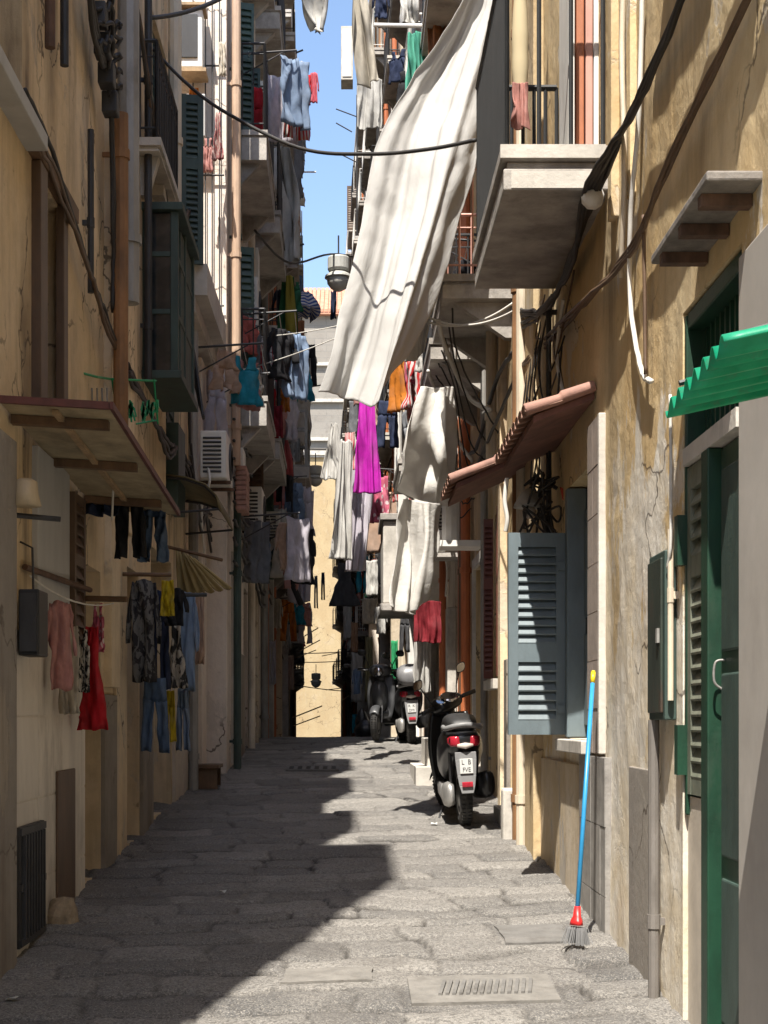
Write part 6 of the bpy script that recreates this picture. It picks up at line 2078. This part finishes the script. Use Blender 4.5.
def street_lamp(label, c, s, cable_z=None):
    R = thing('street_lamp', label, 'street lamp', c)
    c = Vector(c)
    mb = MB(); mb.lathe([(.05, .60), (.17, .585), (.185, .56), (.185, .38), (.16, .34)], c - Vector((0, 0, 0)), (0, 0, 1), 20)
    mb.v = [tuple(c + (Vector(q) - c) * s) for q in mb.v]; mb.build('housing', LAMPG, R, smooth=False)
    mb = MB(); mb.lathe([(.12, .34), (.225, .27), (.235, .235), (.20, .225), (.1, .22)], c, (0, 0, 1), 24)
    mb.v = [tuple(c + (Vector(q) - c) * s) for q in mb.v]; mb.build('reflector', LAMPG, R, smooth=False)
    mb = MB(); mb.lathe([(.20, .222), (.19, .14), (.13, .06), (.05, .015), (0, .01)], c, (0, 0, 1), 20)
    mb.v = [tuple(c + (Vector(q) - c) * s) for q in mb.v]; mb.build('globe', pmat('lamp_globe', (.55, .54, .5), .1, 9, .25, .0), R, smooth=True)
    mb = MB(); mb.tube([c + Vector((0, 0, .6 * s)), c + Vector((0, 0, .95 * s))], .016 * s, 6)
    mb.build('hanger', IRON, R)
    return R


street_lamp('hanging street lamp with a round pale globe against the sky', at(338.5, 292, 24), .95)
q = [(-1.2, 18.9, 7.75), at(290, 263, 21), at(337, 254, 24), (.86, 26, 9.4)]
mb = MB(); mb.tube(fit_loop(q, 8), .016, 6)
tag(mb.build('street_cable', WIRE, smooth=True), 'cable carrying the hanging street lamp with the pale globe', 'cable')
hang('cloth', 'narrow dark blue cloth hanging just below the pale globe lamp', 'cloth', 331, 291, 336, 319, 24.4, c_navy, amp=.02)
street_lamp('small dark hanging lamp low against the bright cream house', at(316, 688, 60), 1.0)
street_lamp('round hanging lamp just below the white cone shaped towel', at(315.5, 487, 42), 1.0)

for k, (x0, y0, x1, y1, d, t_) in enumerate(((296, 658, 316, 650, 52, 'fourth'), (293, 726, 320, 716, 41, 'lowest'), (322, 656, 342, 652, 58, 'right upper'), (326, 690, 342, 688, 55, 'right lower'))):
    pole('drying_pole', f'{t_} thin bare pole sticking out against the bright cream house', 'drying rod', at(x0, y0, d), at(x1, y1, d + .5), .016, WOODL)
wire('street_cable', 'wire crossing low just above the small dark lamp', 'cable', (-2.4, 60, 4.25), (.2, 60, 4.35), .04, .02, WIRE)
for (x0, y0, x1, y1, d, t_) in ((288, 56, 303, 50, 30, 'uppermost'), (286, 78, 306, 70, 31, 'second'), (290, 172, 316, 172, 33, 'white'), (288, 250, 304, 244, 27, 'lower')):
    pole('drying_pole', f'{t_} drying pole sticking out from the left balconies into the sky', 'drying rod', at(x0, y0, d), at(x1, y1, d), .018, WHITEP if t_ == 'white' else IRON)
R = thing('roof_aerial', 'television aerial with crossed bars against the sky on the right', 'aerial', (.55, 46, 22))
mb = MB(); mb.tube([at(357, 235, 46), at(357, 95, 46)], .03, 6); mb.build('mast', IRON, R)
mb = MB()
for y, x0, x1 in ((113, 336, 360), (127, 336, 352), (158, 340, 358)):
    mb.tube([at(x0, y - 4, 46), at(x1, y + 5, 46)], .02, 5)
mb.build('cross_bar', IRON, R)
R = thing('hanging_cabinet', 'narrow pale balcony cupboard standing out against the sky at the top', 'cupboard', tuple(at(347, 88, 38)))
mb = MB(); mb.box(at(347, 58, 38), (.30, .6, 1.35)); mb.build('case', CONCL, R, bevel=.01)
mb = MB(); mb.box(at(347, 58, 38) + Vector((0, -.31, 0)), (.22, .02, 1.2)); mb.build('door', WHITEP, R)
R = thing('open_shutter', 'brown louvred shutter standing open against the sky on the right', 'shutter', tuple(at(352, 228, 58)))
mb = MB(); louvre(mb, at(347, 230, 58), Vector((1, 0, 0)), Vector((0, -1, 0)), .45, 1.7, 20); mb.build('leaf', BROWNP, R)
mb = MB(); mb.tube([at(353, 228, 58.05), at(358, 226, 58.6)], .02, 6); mb.build('stay', IRON, R)
# glazed balcony on the left
R = thing('glazed_balcony', 'metal framed glass box balcony on the left before the stone palace', 'balcony', tuple(at(294, 472, 26)))
fx0, fx1, fd, fz0, fz1 = -1.5, -.76, 26.0, at(0, 466, 26).z, at(0, 411, 26).z
mb = MB()
for x in (fx0, fx1):
    for y in (fd, fd + 1.6):
        mb.box((x, y, (fz0 + fz1) / 2), (.05, .05, fz1 - fz0))
for z in (fz0, fz0 + .62, fz1):
    mb.box(((fx0 + fx1) / 2, fd, z), (fx1 - fx0, .044, .04)); mb.box((fx1, fd + .8, z), (.044, 1.6, .04)); mb.box(((fx0 + fx1) / 2, fd + 1.6, z), (fx1 - fx0, .044, .04))
mb.build('frame', ZINC, R)
mb = MB(); mb.box(((fx0 + fx1) / 2, fd + .8, fz0 - .12), (fx1 - fx0 + .1, 1.7, .2)); mb.build('base', CONC, R)
mb = MB(); mb.box((fx1 - .004, fd + .8, (fz0 + fz1) / 2), (.01, 1.56, fz1 - fz0 - .04)); mb.build('pane', PANE, R)
garment('towel', 'white towel inside the glass box balcony', 'towel', 'towel', 291, 438, 300, 462, 26.6, c_white)

# big beige box balcony on the right
R = thing('boxed_balcony', 'beige boarded box balcony on the right behind the lilac sheet', 'balcony', (.62, 21.6, 3.1))
mb = MB(); mb.box((.46 + .43, 21.7, 3.78), (.86, 1.6, 1.15)); mb.build('boarding', CONCL, R, bevel=.02)
mb = MB(); mb.box((.46 + .43, 21.7, 3.15), (.94, 1.7, .10)); mb.build('floor_slab', CONC, R, bevel=.01)
mb = MB(); mb.box((.46 + .43, 21.7, 4.41), (.94, 1.7, .09)); mb.build('top_rail', CONC, R, bevel=.01)
R = thing('fuse_box', 'pale grey fuse boxes on the right above the beige box balcony', 'fuse box', (1.2, 18.4, 3.9))
for (x, z, w, h) in ((.83, 4.2, .3, .34), (.95, 3.75, .22, .26)):
    mb = MB(); mb.box((x + .1, 18.3, z), (w, .3, h)); mb.build('case', ACW, R, bevel=.01)
mb = MB(); mb.box((1.2, 18.4, 3.58), (.8, .5, .05)); mb.build('shelf', CONC, R)
mb = MB(); mb.tube([(1.0, 14.9, 4.05), (1.0, 14.9, 3.3)], .09, 10); mb.box((1.05, 14.95, 3.32), (.5, .4, .06))
tag(mb.build('vent_pipe', WHITEP), 'pale vent pipe on a ledge among the crumpled white sheets', 'vent pipe')

# iron struts carrying balconies on the left
pole('iron_strut', 'dark iron strut slanting in front of the big grey white sheet', 'strut', at(285, 566, 24), at(301, 604, 24.4), .05, IRON)
for k, (x0, y0, x1, y1, d, t_) in enumerate(((298, 640, 318, 628, 50, 'upper'), (298, 652, 320, 640, 50, 'middle'), (292, 718, 322, 706, 40, 'lower'))):
    pole('drying_pole', f'{t_} bare drying pole sticking out against the bright cream house', 'drying rod', at(x0, y0, d), at(x1, y1, d + .5), .018, WOODL)

# ================================================================== ON THE STREET
def patch(name, label, cat, xs, ys, mat, up=.012, n=9, kind=None, corners=None):
    mb = MB()
    rows = []
    for y in np.linspace(ys[0], ys[1], n):
        row = []
        for x in np.linspace(xs[0], xs[1], n):
            sk = .12 * (x - xs[0])
            ex = (abs(x - (xs[0] + xs[1]) / 2) > (xs[1] - xs[0]) * .49) * .02 * noise.noise(Vector((y * 9, x * 3, 1)))
            x = x + ex
            sk += .018 * noise.noise(Vector((x * 8, y * 8, 4)))
            row.append(Vector((x, y + sk, gz(y + sk) - .006 + .0 + .05 * max(0, abs(x + .15) - 1.15) ** 1.5)))
        rows.append(row)
    mb.grid(rows, uv=False)
    return tag(mb.build(name, mat, solid=.01), label, cat, kind=kind)


PALES = pmat('slab_pale', (.178, .168, .152), .25, 9, .85, .7, 50, .008, dirt=.8, dirtc=(.11, .10, .088), streak=False)
GREYS = pmat('slab_grey', (.15, .144, .135), .22, 9, .8, .6, 60, .008, dirt=.6, streak=False)
patch('paving_slab', 'pale repaired paving slab in the sunlit foreground', 'paving slab', (-.30, .10), (6.72, 6.98), PALES, .006)
patch('paving_slab', 'smooth grey paving slab in front of the broom', 'paving slab', (.78, 1.12), (7.55, 8.0), GREYS, .012)
R = thing('drain_cover', 'worn ribbed stone drain cover at the lower right', 'drain cover', (.58, 6.6, gz(6.6)))
mb = MB(); mb.grid([[Vector((x, y + .1 * x, gz(y + .1 * x) - .008)) for x in np.linspace(.26, .90, 6)] for y in np.linspace(6.30, 6.78, 6)], uv=False); mb.build('slab', PALES, R, solid=.02)
mb = MB()
for k in range(14):
    x = .38 + .03 * k
    mb.hexa([Vector((x + dx, y + .1 * x, gz(y + .1 * x) + z)) for z in (.0, .013) for dx, y in ((0, 6.42), (.016, 6.42), (.05, 6.66), (.034, 6.66))])
mb.build('ribs', GREYS, R)
R = thing('drain_grating', 'perforated drain grating in the shaded middle of the street', 'drain grating', (-.3, 17.0, gz(17)))
mb = MB(); mb.grid([[Vector((x, y, gz(y) - .0)) for x in np.linspace(-.72, -.12, 4)] for y in np.linspace(16.75, 17.2, 4)], uv=False); mb.build('slab', GREYS, R, solid=.02)
mb = MB()
for i in range(6):
    for j in range(3):
        mb.box((-.66 + .095 * i, 16.85 + .12 * j, gz(16.85 + .12 * j) + .0125), (.05, .05, .004))
mb.build('slots', DARK, R)  # raised black pads painting in the dark of the holes
for (px, py, t_) in ((222, 895, 'white paper scrap on the shaded paving'), (12, 1003, 'small white wrapper at the lower left'), (225, 748, 'white wrapper near the left wall at the crest'), (434, 826, 'white cigarette packet beside the nearest scooter')):
    d = 1.58 * F / (py - 629)
    c = Vector(((px - CX) * d / F, d, gz(d) + .012))
    mb = MB(); s = .022
    mb.grid([[c + Vector((s * i + random.uniform(-.006, .006), s * j, .02 * random.random())) for i in range(-1, 2)] for j in range(-1, 2)])
    tag(mb.build('paper_scrap', PLATEW, solid=.002), t_, 'litter')
mb = MB(); mb.lathe([(.02, 0), (.085, .0), (.09, .05), (.075, .10), (.05, .14), (.01, .155)], (-1.54, 8.05, gz(8) - .01), (0, 0, 1), 18)
mb.v = [tuple(Vector(q) + .03 * noise.noise_vector(Vector(q) * 11) + .012 * noise.noise_vector(Vector(q) * 33)) for q in mb.v]
tag(mb.build('stone_lump', pmat('stone_tawny', (.26, .20, .13), .4, 14, .9, .6, 40, dirt=.5, streak=False)), 'pale lump of stone at the foot of the tiled left wall', 'stone')

# ================================================================== LIGHT, SKY, CAMERA
SUN = Vector((.155, .555, -1.0)).normalized()
sd = bpy.data.lights.new('sun', 'SUN')
sd.energy = 4.2
sd.angle = math.radians(.5)
sd.color = (1.0, .94, .85)
so = bpy.data.objects.new('sun', sd)
so.rotation_euler = SUN.to_track_quat('-Z', 'Y').to_euler()
COL.objects.link(so)
w = bpy.data.worlds.new('World')
SC.world = w
w.use_nodes = True
nt = w.node_tree
sk = nt.nodes.new('ShaderNodeTexSky')
sk.sky_type = 'NISHITA'
sk.sun_disc = False
sk.sun_elevation = math.asin(-SUN.z)
sk.sun_rotation = math.atan2(-SUN.x, -SUN.y)
sk.air_density = 1.0
sk.dust_density = 1.0
sk.ozone_density = 1.0
bg = nt.nodes['Background']
bg.inputs['Strength'].default_value = 0.112
nt.links.new(sk.outputs[0], bg.inputs['Color'])

cd = bpy.data.cameras.new('camera')
cd.sensor_width = 36
cd.lens = F / 1024 * 36
cd.shift_x = (384 - CX) / 1024
cd.shift_y = (HY - 512) / 1024
cd.clip_start = .05
cd.clip_end = 2000
co = bpy.data.objects.new('camera', cd)
co.location = (0, 0, EYE)
co.rotation_euler = (PI / 2, 0, 0)
COL.objects.link(co)
SC.camera = co
SC.view_settings.view_transform = 'Standard'
SC.view_settings.look = 'None'
SC.view_settings.exposure = 1.33
SC.view_settings.gamma = 1
SC.cycles.max_bounces = 12
SC.cycles.diffuse_bounces = 10
SC.cycles.use_denoising = True
